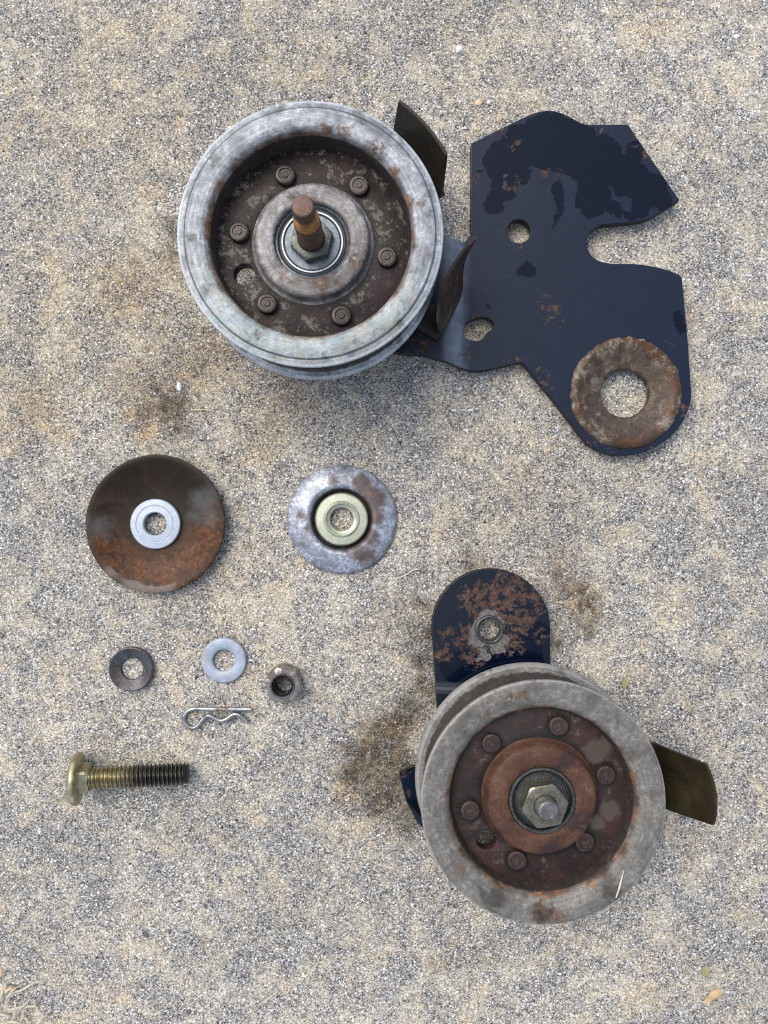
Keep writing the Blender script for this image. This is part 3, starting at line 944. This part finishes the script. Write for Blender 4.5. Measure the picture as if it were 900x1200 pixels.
def rerow(pts, n):
    s = spline(pts, 6)
    return [s[int(round(i * (len(s) - 1) / (n - 1)))] for i in range(n)]


lo2 = rerow([loc1(541, 303, 0.032), loc1(539, 322, 0.022), loc1(538, 343, 0.018), loc1(527, 368, 0.0172), loc1(514, 391, 0.0172)], 13)
to2 = rerow([loc1(556, 277, 0.056), loc1(536, 300, 0.053), loc1(520, 328, 0.050), loc1(513, 350, 0.047), loc1(511, 376, 0.045)], 13)
g2 = wall('belt_guide', [tuple(p) for p in lo2], [tuple(p) for p in to2], -0.0018, M_keep2, A1)
tag(g2, 'rusty brown belt guide seen edge on')
for (a0, a1, rr, mat) in ((60, 31, 0.0780, M_keep1), (-17, -31, 0.0730, M_keep1)):
    o2 = [(x, y) for (x, y, z) in arc(rr + 0.0020, a0, a1, 10, 0)] + [(x, y) for (x, y, z) in arc(0.012, a1, a0, 6, 0)]
    mm = plate_mesh('guide_foot', o2, [], ZL + 0.00015, ZL + 0.0031, 0.0003)
    finish(mm, mat)
    link_mesh('guide_foot', mm, A1)

# ================================================================== LOWER IDLER ASSEMBLY
ZF = 0.050
ax2 = W(637, 941, ZF)
R2 = Vector((ax2.x, ax2.y, 0))
A2 = thing('idler_assembly', 'rusty grey idler pulley over short round-ended black bracket with flaking paint', 'idler pulley', R2)


def L2(p, q, z):
    v = W(p, q, z) - R2
    return (v.x, v.y)


def px2(lst, z):
    return px(lst, z, (R2.x, R2.y))


ZB = 0.0085
M_tab = mat_paint('black_paint_flaking', wet=px2([(560, 790, 30), (610, 770, 30), (630, 740, 12), (530, 780, 16)], ZB),
                  rust=px2([(590, 700, 26), (560, 705, 22), (610, 730, 18), (600, 755, 14), (545, 745, 14), (555, 770, 12), (520, 765, 12), (625, 700, 12), (630, 715, 8), (590, 685, 16), (522, 740, 6), (600, 680, 14), (635, 745, 6)], ZB),
                  bare=px2([(572, 738, 21), (560, 748, 12), (583, 757, 10), (566, 768, 7), (592, 750, 6)], ZB), seed=3.0, rust_thresh=0.69, rust_gain=0.098, film_mul=0.5, bend_y=L2(520, 807, ZB)[1])
cx, cy = L2(575.5, 736, ZB)
rb = 69.5 * (H - ZB) / FPX
outl = [(cx + rb * math.cos(R(a)), cy + rb * math.sin(R(a))) for a in range(0, 181, 6)]
outl += [L2(513, 840, ZB), L2(520, 900, ZB), (-0.020, 0.0), (-0.012, -0.013), (0.0, -0.018), (0.014, -0.012), (0.022, 0.0), L2(645, 830, ZB)]
th = circle2(*L2(573.5, 738, ZB), 0.0078, 40)
me = plate_mesh('bracket_plate', outl, [th], ZB - 0.006, ZB, 0.0005)
y_hi = L2(520, 800, ZB)[1]
y_lo = L2(520, 816, ZB)[1]
bend(me, 1, [y_lo - 0.0005] + [y_lo + (y_hi - y_lo) * i / 5 for i in range(6)] + [y_hi + 0.0005], lambda y: -0.0016 * (1 - smooth01((y - y_lo) / (y_hi - y_lo))))
finish(me, M_tab, 14)
plate2 = link_mesh('bracket_plate', me, A2)
M_collar = mat_metal('dark_collar_steel', (0.03, 0.032, 0.036), (0.085, 0.088, 0.095), (0.22, 0.22, 0.22), 0.42, 0.6, seed=4.0)
q = L2(573.5, 738, ZB)
lathe('collar', [(7.9, -6.0), (7.9, 0.1), (7.7, 0.7), (7.1, 0.9), (6.5, 0.5), (6.2, -0.3), (6.15, -6.0)], M_collar, plate2, (q[0], q[1], ZB), segs=48, closed=True)

M_rim2 = mat_zinc('dull_grey_zinc', (0.098, 0.091, 0.079), (0.150, 0.142, 0.126), (0.31, 0.305, 0.29), 0.0468, 0.0492, seed=12.0, metal=0.2, groove=0.0592, mott=0.6, lip=0.0602, rubbed=0.45,
                  rust_blobs=px2([(600, 820, 8), (612, 815, 6), (541, 1020, 5), (638, 1068, 14), (655, 1075, 8), (690, 1035, 9), (705, 1015, 8), (720, 990, 7), (570, 836, 4)], ZF),
                  grime_blobs=px2([(718, 1045, 12), (712, 1030, 8), (580, 1055, 12), (565, 1048, 7), (634, 1070, 12)], ZF), rust_amt=0.9)
M_web2 = mat_crust('purple_brown_rust', (0.016, 0.010, 0.009), (0.036, 0.022, 0.019), (0.10, 0.08, 0.068), 0.535, 0.62, purple=(0.045, 0.022, 0.021), seed=14.0, rough=0.55,
                   blob=(px2([(698, 880, 14), (710, 872, 9), (715, 950, 12), (700, 965, 9)], 0.04), (0.075, 0.060, 0.047)), hubring=0.0300,
                   rivet_shade=[(q[0], q[1], 0.0068) for q in (L2(a, b, 0.042) for a, b in ((576, 871), (655, 851), (710, 908), (551, 950), (685, 987), (606, 1008)))])
M_hub2 = mat_crust('red_brown_rust', (0.050, 0.022, 0.013), (0.096, 0.044, 0.026), (0.12, 0.072, 0.050), 0.52, 0.64, purple=(0.036, 0.019, 0.017), seed=16.0, rough=0.62)
M_rivet2 = mat_metal('rivet_rust', (0.022, 0.012, 0.011), (0.048, 0.027, 0.023), (0.11, 0.07, 0.06), 0.55, 0.2, seed=6.0)
M_race2 = mat_metal('greasy_bearing_steel', (0.045, 0.050, 0.048), (0.105, 0.115, 0.110), (0.22, 0.23, 0.225), 0.34, 0.6, seed=3.6)
M_tipm = mat_metal('grey_bolt_steel', (0.10, 0.10, 0.10), (0.22, 0.22, 0.215), (0.34, 0.34, 0.33), 0.35, 0.6, seed=3.3)
M_gold = mat_metal('worn_yellow_zinc', (0.11, 0.105, 0.085), (0.25, 0.235, 0.175), (0.38, 0.365, 0.29), 0.32, 0.75, seed=7.0, stain=(0.16, 0.11, 0.05))

pul2 = lathe('pulley', [(44.9, -10.2), (45.3, -9.0), (46.2, -5.9), (47.2, -3.3), (48.7, -1.7), (50.6, -0.9), (54, -0.35), (59.0, 0.0), (60.7, -0.1), (61.3, -0.6), (61.5, -1.9), (61.3, -3.4), (60.2, -4.6), (50.0, -14.4),
                        (48.6, -16.8), (48.3, -19.7), (48.6, -22.6), (50.0, -25.4), (61.2, -35.2), (62.5, -36.4), (62.8, -37.9), (62.3, -39.2), (60.0, -39.9), (52, -39.6), (48.0, -38.0), (47.0, -34), (46.6, -18), (44.9, -17.4)],
             M_rim2, A2, (0, 0, ZF), segs=160, closed=True, angle=40)
zw2 = ZF - 0.010
ring_with_hole('web_plate', 0.0464, 0.0255, -0.0172, -0.0100, L2(570, 984.5, zw2), 0.0051, M_web2, pul2, (0, 0, 0))
lathe('hub', [(30.2, -10.2), (29.3, -9.6), (28.6, -8), (27.6, -4.6), (27.0, -3.6), (25.8, -3.1), (20, -3.0), (17.4, -3.1), (16.9, -3.6), (16.8, -20), (27, -20)], M_hub2, pul2, segs=120, closed=True, angle=45,
      rfun=lambda r, z, a: r * (1 + 0.006 * math.sin(3 * a + 0.6) + 0.004 * math.sin(7 * a)) if r > 25 else r)
bear2 = lathe('bearing', [(16.8, -18), (16.8, -3.4), (16.4, -2.6), (15.6, -2.5), (15.0, -3.0), (14.8, -6.4), (13.6, -6.6), (13.2, -6.0), (12.4, -6.0), (12.2, -6.6), (8, -6.7), (8, -18)], M_race2, pul2, segs=96, closed=True)
lathe('seal', [(14.7, -6.2), (14.4, -5.7), (14.0, -5.7), (13.7, -6.2)], M_seal, bear2, segs=96, closed=True)
rv_me = None
for p in ((576, 871), (655, 851), (710, 908), (551, 950), (685, 987), (606, 1008)):
    q = L2(p[0], p[1], zw2 + 0.002)
    if rv_me is None:
        o = lathe('rivet', riv_prof, M_rivet2, pul2, (q[0], q[1], -0.0100), segs=32)
        rv_me = o.data
    else:
        o = link_mesh('rivet', rv_me, pul2, (q[0], q[1], -0.0100))
    o.rotation_euler = (R(random.uniform(-4, 4)), R(random.uniform(-4, 4)), random.uniform(0, 6))
lathe('washer', [(5.5, -6.6), (12.6, -6.6), (12.6, -5.6), (12.2, -5.2), (5.5, -5.2)], M_race2, A2, (0, 0, ZF), segs=64, closed=True)
hexnut('nut', 20.4, -5.2, 4.6, 5.2, M_gold, A2, cap0=3, cap1=1.3, loc=(0, 0, ZF)).rotation_euler = (0, 0, R(-20))
bolt_end = lathe('bolt', [(0, -48.5), (9, -48.5), (9.2, -48.0), (9.2, -43), (5.4, -42.8), (5.4, 8.6), (5.2, 9.6), (4.7, 10.4), (3.6, 10.7), (3.3, 10.3), (0, 10.2)], M_tipm, A2, (0, 0, ZF), segs=40)

# guide strip: low end at the left, flared upright end at the right
M_keep3 = mat_crust('olive_lacquered_steel', (0.020, 0.016, 0.009), (0.060, 0.046, 0.022), (0.12, 0.105, 0.075), 0.58, 0.72, purple=(0.036, 0.022, 0.014), seed=18.0, rough=0.32, metal=0.3, gritty=0.12, scale=0.6, bump=0.00006)


def on_local(p, q, z):
    v = W(p, q, z) - R2
    return v


low = [on_local(770, 871, 0.012), on_local(777, 910, 0.012), on_local(783, 948, 0.012)]
topp = [on_local(829, 893, 0.046), on_local(841, 932, 0.046), on_local(838, 971, 0.046)]


lo_, to_ = rerow(low, 9), rerow(topp, 9)
to_[0] = to_[0].lerp(to_[1], 0.25); to_[0].z -= 0.0006
to_[-1] = to_[-1].lerp(to_[-2], 0.35); to_[-1].z -= 0.0010
g3 = wall('belt_guide', [tuple(p) for p in reversed(lo_)], [tuple(p) for p in reversed(to_)], -0.0014, M_keep3, A2)
tag(g3, 'olive brown flared belt guide')
foot = [(p.x, p.y) for p in lo_] + [(-0.01, -0.012), (-0.01, 0.012)]
mm = plate_mesh('guide_foot', foot, [], 0.0087, 0.0119, 0.0003)
# the foot lies on the bracket under the back flange
for v in mm.vertices:
    v.co.z -= 0.0016 if math.hypot(v.co.x, v.co.y) < 0.062 else 0.0
finish(mm, M_keep3)
link_mesh('guide_foot', mm, A2)
M_arm = mat_paint('black_paint_rusty_end', wet=None, rust=px2([(474, 905, 5), (482, 902, 5), (478, 932, 3)], 0.008), seed=5.0, rust_thresh=0.64)
arm = [L2(467, 904, 0.0085), L2(500, 893, 0.0085), L2(625, 890, 0.0085), L2(625, 918, 0.0085), L2(520, 935, 0.0085), L2(500, 972, 0.0085), L2(490, 966, 0.0085), L2(476, 940, 0.0085)]
mm = plate_mesh('guide_arm', rounded(arm, 0.002), [], 0.0006, 0.0022, 0.0003)
bm = bmesh.new(); bm.from_mesh(mm)
bmesh.ops.bisect_plane(bm, geom=bm.verts[:] + bm.edges[:] + bm.faces[:], dist=1e-7, plane_co=(-0.055, 0, 0), plane_no=(1, 0, 0))
for v in bm.verts:
    if v.co.x < -0.0551:
        v.co.z += 0.0062
bm.to_mesh(mm); bm.free()
finish(mm, M_arm, 14)
link_mesh('guide_arm', mm, A2)

# ================================================================== CUP WASHERS WITH THEIR RINGS
M_cup1 = mat_cup_rust()
c1 = W(183, 614, 0.005)
cup1 = lathe('cup_washer', [(8.0, 1.2), (17, 1.3), (24, 2.6), (31, 4.8), (35.5, 6.6), (37.5, 7.1), (38.6, 6.9), (38.9, 6.2), (38.5, 5.2), (36.6, 4.8), (32, 3.2), (25, 0.9), (19, 0.05), (8.0, 0.0)], M_cup1, None, (c1.x, c1.y, 0), segs=140, closed=True, angle=50, rfun=lambda r, z, a: r * (1 + (0.006 * math.sin(2 * a + 0.5) + 0.003 * math.sin(5 * a) + 0.002 * math.sin(13 * a)) * (r > 20)))
tag(cup1, 'large dark dished disc with orange rust, under a grey ring', 'dished washer')
M_zwash = mat_metal('speckled_zinc', (0.30, 0.345, 0.41), (0.42, 0.47, 0.54), (0.60, 0.63, 0.68), 0.5, 0.35, scale=1.4, seed=11.0)
c = W(182, 614, 0.003)
o = lathe('ring_washer', [(6.4, 1.4), (14.0, 1.4), (14.2, 1.8), (14.1, 3.2), (13.6, 3.7), (10.9, 3.9), (10.7, 3.65), (10.3, 3.6), (10.1, 3.9), (7.0, 4.1), (6.5, 3.7)], M_zwash, None, (c.x, c.y, 0), segs=80, closed=True)
tag(o, 'blue-grey speckled ring in the middle of the large rusty dished disc', 'washer')

M_cup2 = mat_cup_zinc()
c2 = W(400, 608.5, 0.005)
cup2 = lathe('cup_washer', [(8, 0.0), (15.5, 0.0), (16.4, 0.6), (17.2, 4.6), (18.4, 6.3), (20, 6.5), (25, 5.0), (29.5, 2.6), (31.0, 1.3), (31.0, 0.4), (30.2, 0.3), (28.5, 1.5), (24.5, 3.6), (20, 5.0), (18.9, 4.6), (18.6, 1.0), (17.8, 0.02)][::-1]
             + [(8, 0.02), (8, 1.0), (15.0, 1.0)][:0], M_cup2, None, (c2.x, c2.y, 0), segs=140, closed=False, angle=50, rfun=lambda r, z, a: r * (1 + (0.005 * math.sin(2 * a + 2.0) + 0.004 * math.sin(4 * a) + 0.002 * math.sin(11 * a)) * (r > 22)))
tag(cup2, 'small domed disc with flaking blue-white zinc and brown rust', 'dished washer')
M_yzinc = mat_metal('yellow_green_zinc', (0.33, 0.36, 0.27), (0.46, 0.48, 0.38), (0.56, 0.58, 0.52), 0.38, 0.55, seed=13.0, stain=(0.40, 0.33, 0.16), stain_amt=0.45)
o = lathe('flanged_bushing', [(6.4, 0.2), (13.8, 0.2), (14.8, 1.0), (15.0, 2.6), (14.7, 3.8), (14.0, 4.3), (10.4, 4.5), (9.8, 5.1), (9.1, 5.5), (8.5, 5.2), (8.1, 4.2), (6.9, 3.8), (6.5, 3.2)], M_yzinc, None, (c2.x + 0.0001, c2.y, 0.0005), segs=80, closed=True)
tag(o, 'yellow-green plated bushing seated in the small domed disc', 'bushing')

# ================================================================== LOOSE WASHERS, NUT, CLIP, BOLT
M_dwash = mat_metal('dark_worn_steel', (0.030, 0.033, 0.040), (0.09, 0.095, 0.108), (0.24, 0.25, 0.27), 0.42, 0.55, seed=15.0, stain=(0.12, 0.065, 0.03), stain_amt=0.5)
M_bwash = mat_metal('blue_grey_zinc', (0.24, 0.29, 0.36), (0.36, 0.41, 0.49), (0.50, 0.54, 0.60), 0.5, 0.35, seed=17.0, stain=(0.24, 0.20, 0.17), stain_amt=0.45)
c = W(154, 784, 0.002)
o = lathe('flat_washer', [(6.0, 0.5), (6.2, 0.0), (12.0, 0.0), (12.5, 0.6), (12.7, 2.4), (12.4, 3.3), (11.8, 3.6), (10.9, 3.2), (9.6, 2.4), (7.6, 1.7), (6.4, 1.4)], M_dwash, None, (c.x, c.y, 0), segs=72, closed=True)
tag(o, 'dark worn steel washer, left of the blue-grey one', 'washer', 'small loose washers')
c = W(262, 774, 0.002)
o = lathe('flat_washer', [(6.1, 0.5), (6.3, 0.0), (12.4, 0.0), (12.7, 0.4), (12.75, 1.6), (12.3, 2.2), (11.6, 2.35), (7.2, 2.4), (6.5, 2.1), (6.1, 1.6)], M_bwash, None, (c.x, c.y, 0), segs=72, closed=True)
tag(o, 'small blue-grey zinc washer above the wire clip', 'washer', 'small loose washers')

M_nut = mat_metal('oily_brown_nut', (0.19, 0.172, 0.15), (0.36, 0.33, 0.29), None, 0.26, 0.85, seed=19.0, stain=(0.12, 0.075, 0.045), stain_amt=0.3)
M_dark = mat_metal('nut_thread', (0.02, 0.02, 0.024), (0.05, 0.05, 0.055), None, 0.45, 0.5, seed=3.0)
c = W(332.5, 801.5, 0.006)
nut = hexnut('hex_nut', 19.2, 1.5, 11.0, 5.6, M_nut, None, cap0=4, cap1=2.6, taper=0.05, loc=(c.x, c.y, 0))
nut.rotation_euler = (0, 0, R(16))
nut.location = (c.x, c.y, 0.0)
lathe('flange', [(6.4, 0.0), (9.9, 0.0), (10.4, 0.5), (10.3, 1.3), (9.4, 2.2), (6.4, 2.2)], M_nut, nut, segs=64, closed=True)
lathe('collar', [(5.7, 10.6), (6.9, 10.8), (6.8, 11.6), (6.5, 12.0), (6.0, 11.9), (5.6, 11.0)], M_dwash, nut, segs=48, closed=True)
nv, nf = thread_data(0.3, 11.4, 5.75, 5.0, 1.6, segs=36, per=6)
raw('inner_thread', nv, nf, M_dark, nut)
tag(nut, 'brown oily hex nut with dark threaded hole', 'nut')

M_w = Mat('galvanised_wire')
wb = M_w.ramp(M_w.noise(300, 5, 0.7), [(0.3, (0.16, 0.17, 0.175)), (0.6, (0.36, 0.37, 0.375)), (0.75, (0.52, 0.53, 0.53))])
cc0 = W(245, 840, 0.001)
cr0 = W(200 + 520 / 9, 815 + 143 / 9, 0.002)
cr1 = W(200 + 590 / 9, 815 + 143 / 9, 0.002)
wrm = M_w.blobs([(cr0.x - cc0.x, cr0.y - cc0.y, 0.0028), (cr1.x - cc0.x, cr1.y - cc0.y, 0.0018)], M_w.warp(0.005, 300, 4), 0.003)
wrm = M_w.math('MULTIPLY', wrm, M_w.step(M_w.noise(700, 4, 0.7), 0.38, 0.55))
wb = M_w.mix(wrm, wb, M_w.ramp(M_w.noise(600, 4, 0.7), [(0.35, (0.055, 0.030, 0.016)), (0.6, (0.20, 0.10, 0.04))]))
M_wire = M_w.done(wb, M_w.mixf(wrm, 0.32, 0.7), M_w.math('MULTIPLY_ADD', wrm, -0.75, 0.8), M_w.noise(900, 4, 0.7), 0.0001, 0.6)
wz = [(850, 145), (760, 145), (640, 145), (540, 144), (430, 144), (330, 142), (250, 142), (185, 162), (145, 212), (142, 262), (165, 308), (205, 337), (245, 342), (288, 315), (325, 270), (360, 232), (395, 214), (435, 224),
      (490, 254), (545, 266), (600, 243), (648, 207), (695, 198), (745, 224), (800, 275)]
c = W(245, 840, 0.001)
cpts = []
for i, (a, b) in enumerate(wz):
    z = 0.0011 + (0.0012 if i < 6 else (0.0008 if i > 15 else 0.0))
    v = W(200 + a / 9, 815 + b / 9, z)
    cpts.append((v.x - c.x, v.y - c.y, z))
tv, tf = tube_data(spline(cpts, 6), 0.00122, 12)
clip = raw('hairpin_clip', tv, tf, M_wire, None, (c.x, c.y, 0), 50)
tag(clip, 'bent wire hairpin clip with a wavy leg and a rust spot', 'clip')

# carriage bolt, lying with its head tilted up off the slab
M_bolt = Mat('yellow_zinc_to_black')
mm_ = M_bolt
zc = mm_.n.new('ShaderNodeSeparateXYZ'); mm_.t.links.new(mm_.co, zc.inputs[0])
yel = mm_.ramp(mm_.noise(200, 5, 0.65), [(0.3, (0.23, 0.20, 0.105)), (0.55, (0.42, 0.375, 0.23)), (0.72, (0.55, 0.52, 0.40))])
blk = mm_.ramp(mm_.noise(260, 5, 0.65), [(0.3, (0.008, 0.008, 0.012)), (0.7, (0.024, 0.022, 0.024))])
zz = mm_.math('ADD', zc.outputs[2], mm_.math('MULTIPLY', mm_.math('SUBTRACT', mm_.noise(170, 4), 0.5), 0.020))
rr_ = mm_.radius()
deep = mm_.step(rr_, 0.00628, 0.00595)
blackf = mm_.math('MULTIPLY', mm_.step(zz, 0.020, 0.037), mm_.math('MULTIPLY_ADD', deep, 0.30, 0.69))
cb = mm_.mix(blackf, yel, blk)
cb = mm_.mix(mm_.math('MULTIPLY', deep, 0.55), cb, mm_.mix(1.0, cb, (0.42, 0.36, 0.28), 'MULTIPLY'))
mm_.done(cb, 0.33, mm_.math('MULTIPLY_ADD', blackf, -0.5, 0.8), mm_.noise(900, 4, 0.7), 0.00008, 0.6)
p_head = W(88, 912.5, 0.0143)
p_tip = W(221, 906.5, 0.0064)
axis = (p_tip - p_head)
LEN = axis.length * 1000
bolt = thing('carriage_bolt', 'yellow zinc round-head bolt lying down, thread blackened towards its tip', 'bolt', p_head)
bolt.rotation_mode = 'QUATERNION'
bolt.rotation_quaternion = axis.to_track_quat('Z', 'Y') @ Matrix.Rotation(R(8), 4, 'Z').to_quaternion()
lathe('head', [(0, -3.3), (4, -3.2), (8, -2.7), (11.4, -1.7), (13.3, -0.5), (14.0, 0.3), (14.2, 1.2), (13.9, 2.3), (13.0, 2.7), (6.0, 2.9)], M_bolt.m, bolt, segs=72, angle=30)


def sq(r, z, a):
    aa = (a + math.pi / 4) % (math.pi / 2) - math.pi / 4
    return min(r / math.cos(aa), r * 1.27)


lathe('square_neck', [(6.6, 2.6), (6.6, 6.4), (6.2, 7.4), (5.4, 8.2)], M_bolt.m, bolt, segs=64, rfun=sq, angle=25)
tv, tf = thread_data(7.4, LEN - 0.6, 6.45, 5.0, 2.3, segs=40, per=8, taper=2.0)
raw('thread', tv, tf, M_bolt.m, bolt, angle=60)
lathe('tip', [(5.25, LEN - 0.7), (5.1, LEN - 0.2), (4.6, LEN + 0.1), (0, LEN + 0.1)], M_bolt.m, bolt, segs=40)

# ================================================================== DRY GRASS, STRAWS, PEBBLES, LEAF BITS
M_straw = mat_metal('dry_straw', (0.42, 0.34, 0.20), (0.62, 0.54, 0.38), (0.72, 0.66, 0.52), 0.6, 0.0, seed=23.0)
M_pale = mat_metal('pale_straw', (0.42, 0.375, 0.28), (0.58, 0.53, 0.42), (0.62, 0.58, 0.48), 0.6, 0.0, seed=24.0)
M_leaf = mat_metal('dry_leaf', (0.34, 0.21, 0.10), (0.56, 0.40, 0.23), (0.62, 0.50, 0.34), 0.65, 0.0, seed=25.0)

tl = W(6, 1176, 0)
tuft = thing('dry_grass_tuft', 'tuft of dry straw-coloured grass in the bottom left corner', 'dry grass', tl)


def strand(name, pix, r0, parent, org, mat, zs=None, flat=0.5, label=None):
    pts = []
    for i, (a, b) in enumerate(pix):
        z = zs[i] if zs else 0.0006
        v = W(a, b, z)
        pts.append((v.x - org.x, v.y - org.y, z))
    s = spline(pts, 6)
    n = len(s)
    tv, tf = tube_data(s, [r0 * (0.35 + 0.65 * math.sin(math.pi * min(1, 0.15 + 0.95 * (1 - i / (n - 1)) * 0.9))) for i in range(n)], 7, flat)
    return raw(name, tv, tf, mat, parent, (0, 0, 0) if parent else (org.x, org.y, 0), 60)


blades = [([(8, 1178), (14, 1165), (26, 1160), (40, 1152), (54, 1149)], 0.0006, M_pale, (0.001, 0.003, 0.006, 0.005, 0.002)),
          ([(-2, 1170), (6, 1163), (12, 1159), (19, 1162)], 0.0007, M_straw, (0.001, 0.003, 0.004, 0.002)),
          ([(4, 1185), (8, 1176), (9, 1168), (16, 1160), (26, 1153)], 0.0005, M_straw, (0.001, 0.003, 0.005, 0.006, 0.003)),
          ([(8, 1184), (18, 1182), (30, 1180), (42, 1179)], 0.0009, M_pale, (0.001, 0.002, 0.002, 0.001)),
          ([(14, 1193), (20, 1186), (28, 1178), (35, 1171)], 0.0005, M_pale, (0.001, 0.003, 0.004, 0.003)),
          ([(-3, 1188), (5, 1190), (12, 1191)], 0.0008, M_pale, (0.001, 0.002, 0.001)),
          ([(27, 1190), (31, 1195), (36, 1203)], 0.0006, M_straw, (0.001, 0.002, 0.001)),
          ([(0, 1204), (10, 1198), (22, 1199), (30, 1204)], 0.0006, M_straw, (0.001, 0.003, 0.003, 0.001)),
          ([(12, 1200), (16, 1190), (18, 1180), (17, 1172)], 0.0005, M_straw, (0.001, 0.004, 0.006, 0.006)),
          ([(36, 1172), (40, 1176), (43, 1182), (47, 1188)], 0.0004, M_straw, (0.003, 0.002, 0.001, 0.001)),
          ([(-4, 1150), (1, 1143), (2, 1134)], 0.0007, M_leaf, (0.001, 0.002, 0.003)),
          ([(-4, 1178), (0, 1170), (3, 1160), (-1, 1152)], 0.0006, M_straw, (0.001, 0.003, 0.004, 0.003)),
          ([(20, 1204), (26, 1192), (27, 1184)], 0.0005, M_straw, (0.001, 0.003, 0.004)),
          ([(44, 1204), (48, 1194), (54, 1190)], 0.0004, M_pale, (0.001, 0.002, 0.002))]
for pix, r0, mat, zs in blades:
    strand('blade', pix, r0, tuft, tl, mat, zs)


def flat_leaf(name, pix, label, mat, z=0.0012, curl=0.0012, parent=None, org=None):
    """thin curled flake with thickness"""
    c = org or W(sum(p[0] for p in pix) / len(pix), sum(p[1] for p in pix) / len(pix), 0)
    pts = [W(a, b, z) for a, b in pix]
    n = len(pts)
    v, f = [], []
    for s in (0, 1):
        for i, p in enumerate(pts):
            v.append((p.x - c.x, p.y - c.y, z * 0.5 + curl * (0.5 + 0.5 * math.sin(i * 2.1)) + s * 0.00018))
        m = sum((Vector(q) for q in v[-n:]), Vector()) / n
        v.append((m.x, m.y, m.z + curl * 0.4))
    for i in range(n):
        j = (i + 1) % n
        f.append((i, j, n))
        f.append((n + 1 + j, n + 1 + i, 2 * n + 1))
        f.append((i, j, n + 1 + j, n + 1 + i))
    o = raw(name, v, f, mat, parent, (0, 0, 0) if parent else (c.x, c.y, 0), 60)
    if label:
        tag(o, label, 'leaf')
    return o


flat_leaf('leaf', [(8, 1160), (12, 1155), (16, 1158), (17, 1162), (11, 1162)], None, M_leaf, 0.004, 0.002, tuft, tl)
flat_leaf('leaf_fragment', [(823, 1175), (828, 1168), (834, 1162), (842, 1159), (846, 1163), (844, 1168), (836, 1171), (829, 1176)], 'tan dry leaf scrap in the lower right corner', M_leaf)
M_moss = mat_metal('olive_leaf', (0.20, 0.19, 0.08), (0.33, 0.30, 0.15), (0.40, 0.36, 0.2), 0.7, 0.0, seed=27.0)
flat_leaf('leaf_fragment', [(822, 1134), (828, 1131), (832, 1136), (831, 1143), (825, 1144), (822, 1139)], 'small olive leaf crumb above the tan leaf scrap', M_moss, 0.0008, 0.0006)
flat_leaf('leaf_fragment', [(729, 799), (732, 793), (736, 795), (737, 801), (733, 806), (729, 804)], 'tiny yellowish leaf crumb right of the lower pulley', M_moss, 0.0008, 0.0006)


def straw(pix, r0, mat, zs, label):
    c = W(*pix[0], 0)
    o = strand('dry_straw', pix, r0, None, c, mat, zs)
    return tag(o, label, 'straw')


straw([(460, 679), (470, 676), (478, 672), (485, 668), (493, 667)], 0.00040, M_pale, (0.0006, 0.0012, 0.0014, 0.0010, 0.0006), 'pale curved grass fibre between the small disc and the lower bracket')
straw([(224, 480), (232, 480), (242, 480), (250, 482)], 0.00035, M_straw, (0.0006, 0.001, 0.001, 0.0006), 'short straight straw on the brown stain below the upper pulley')
straw([(731, 1020), (728, 1032), (725, 1043), (722, 1052)], 0.00050, M_pale, (ZF + 0.0003, ZF + 0.0006, ZF + 0.0006, ZF + 0.0001), 'short dry stem lying on the rim of the lower pulley')


def pebble(p, q, r, mat, label, sx=1.0, rot=0.0, h=0.6):
    c = W(p, q, 0)
    bm = bmesh.new()
    bmesh.ops.create_icosphere(bm, subdivisions=2, radius=1.0)
    sd_ = random.uniform(0, 50)
    for v in bm.verts:
        k = 1 + 0.28 * mnoise.noise(v.co * 1.3 + Vector((sd_, 0, 0)))
        x, y, z = v.co * k * r
        x *= sx
        v.co = (x * math.cos(rot) - y * math.sin(rot), x * math.sin(rot) + y * math.cos(rot), z * h)
    me = bpy.data.meshes.new('pebble')
    bm.to_mesh(me)
    bm.free()
    finish(me, mat, 40)
    o = link_mesh('pebble', me, None, (c.x, c.y, -0.0006))
    return tag(o, label, 'pebble')


M_quartz = mat_metal('white_quartz', (0.50, 0.50, 0.49), (0.74, 0.74, 0.73), None, 0.5, 0.0, seed=31.0)
M_slate = mat_metal('dark_slate', (0.05, 0.052, 0.06), (0.11, 0.115, 0.13), None, 0.55, 0.0, seed=32.0)
M_tan = mat_metal('tan_stone', (0.52, 0.38, 0.22), (0.66, 0.52, 0.34), None, 0.65, 0.0, seed=33.0)
pebble(539, 57, 0.0024, M_quartz, 'white quartz pebble near the top edge, left of centre')
pebble(210, 453, 0.0016, M_quartz, 'tiny upright white stone on the brown stain below the upper pulley', 1.7, R(100), 0.9)
pebble(561, 120, 0.0020, M_tan, 'tan stone just above the tall end of the black plate')
pebble(573, 119, 0.0014, M_quartz, 'tiny white stone beside the tan one above the black plate')
pebble(864, 42, 0.0015, M_quartz, 'small white stone in the upper right corner')
pebble(170, 1095, 0.0017, M_slate, 'dark slate chip set in the concrete below the bolt', 1.9, R(-50), 0.3)
pebble(221, 1186, 0.0018, M_slate, 'dark slate chip near the bottom edge', 1.1, R(60), 0.3)
pebble(240, 1062, 0.0014, M_slate, 'thin dark chip, uppermost of those at lower left', 1.9, R(-65), 0.3)
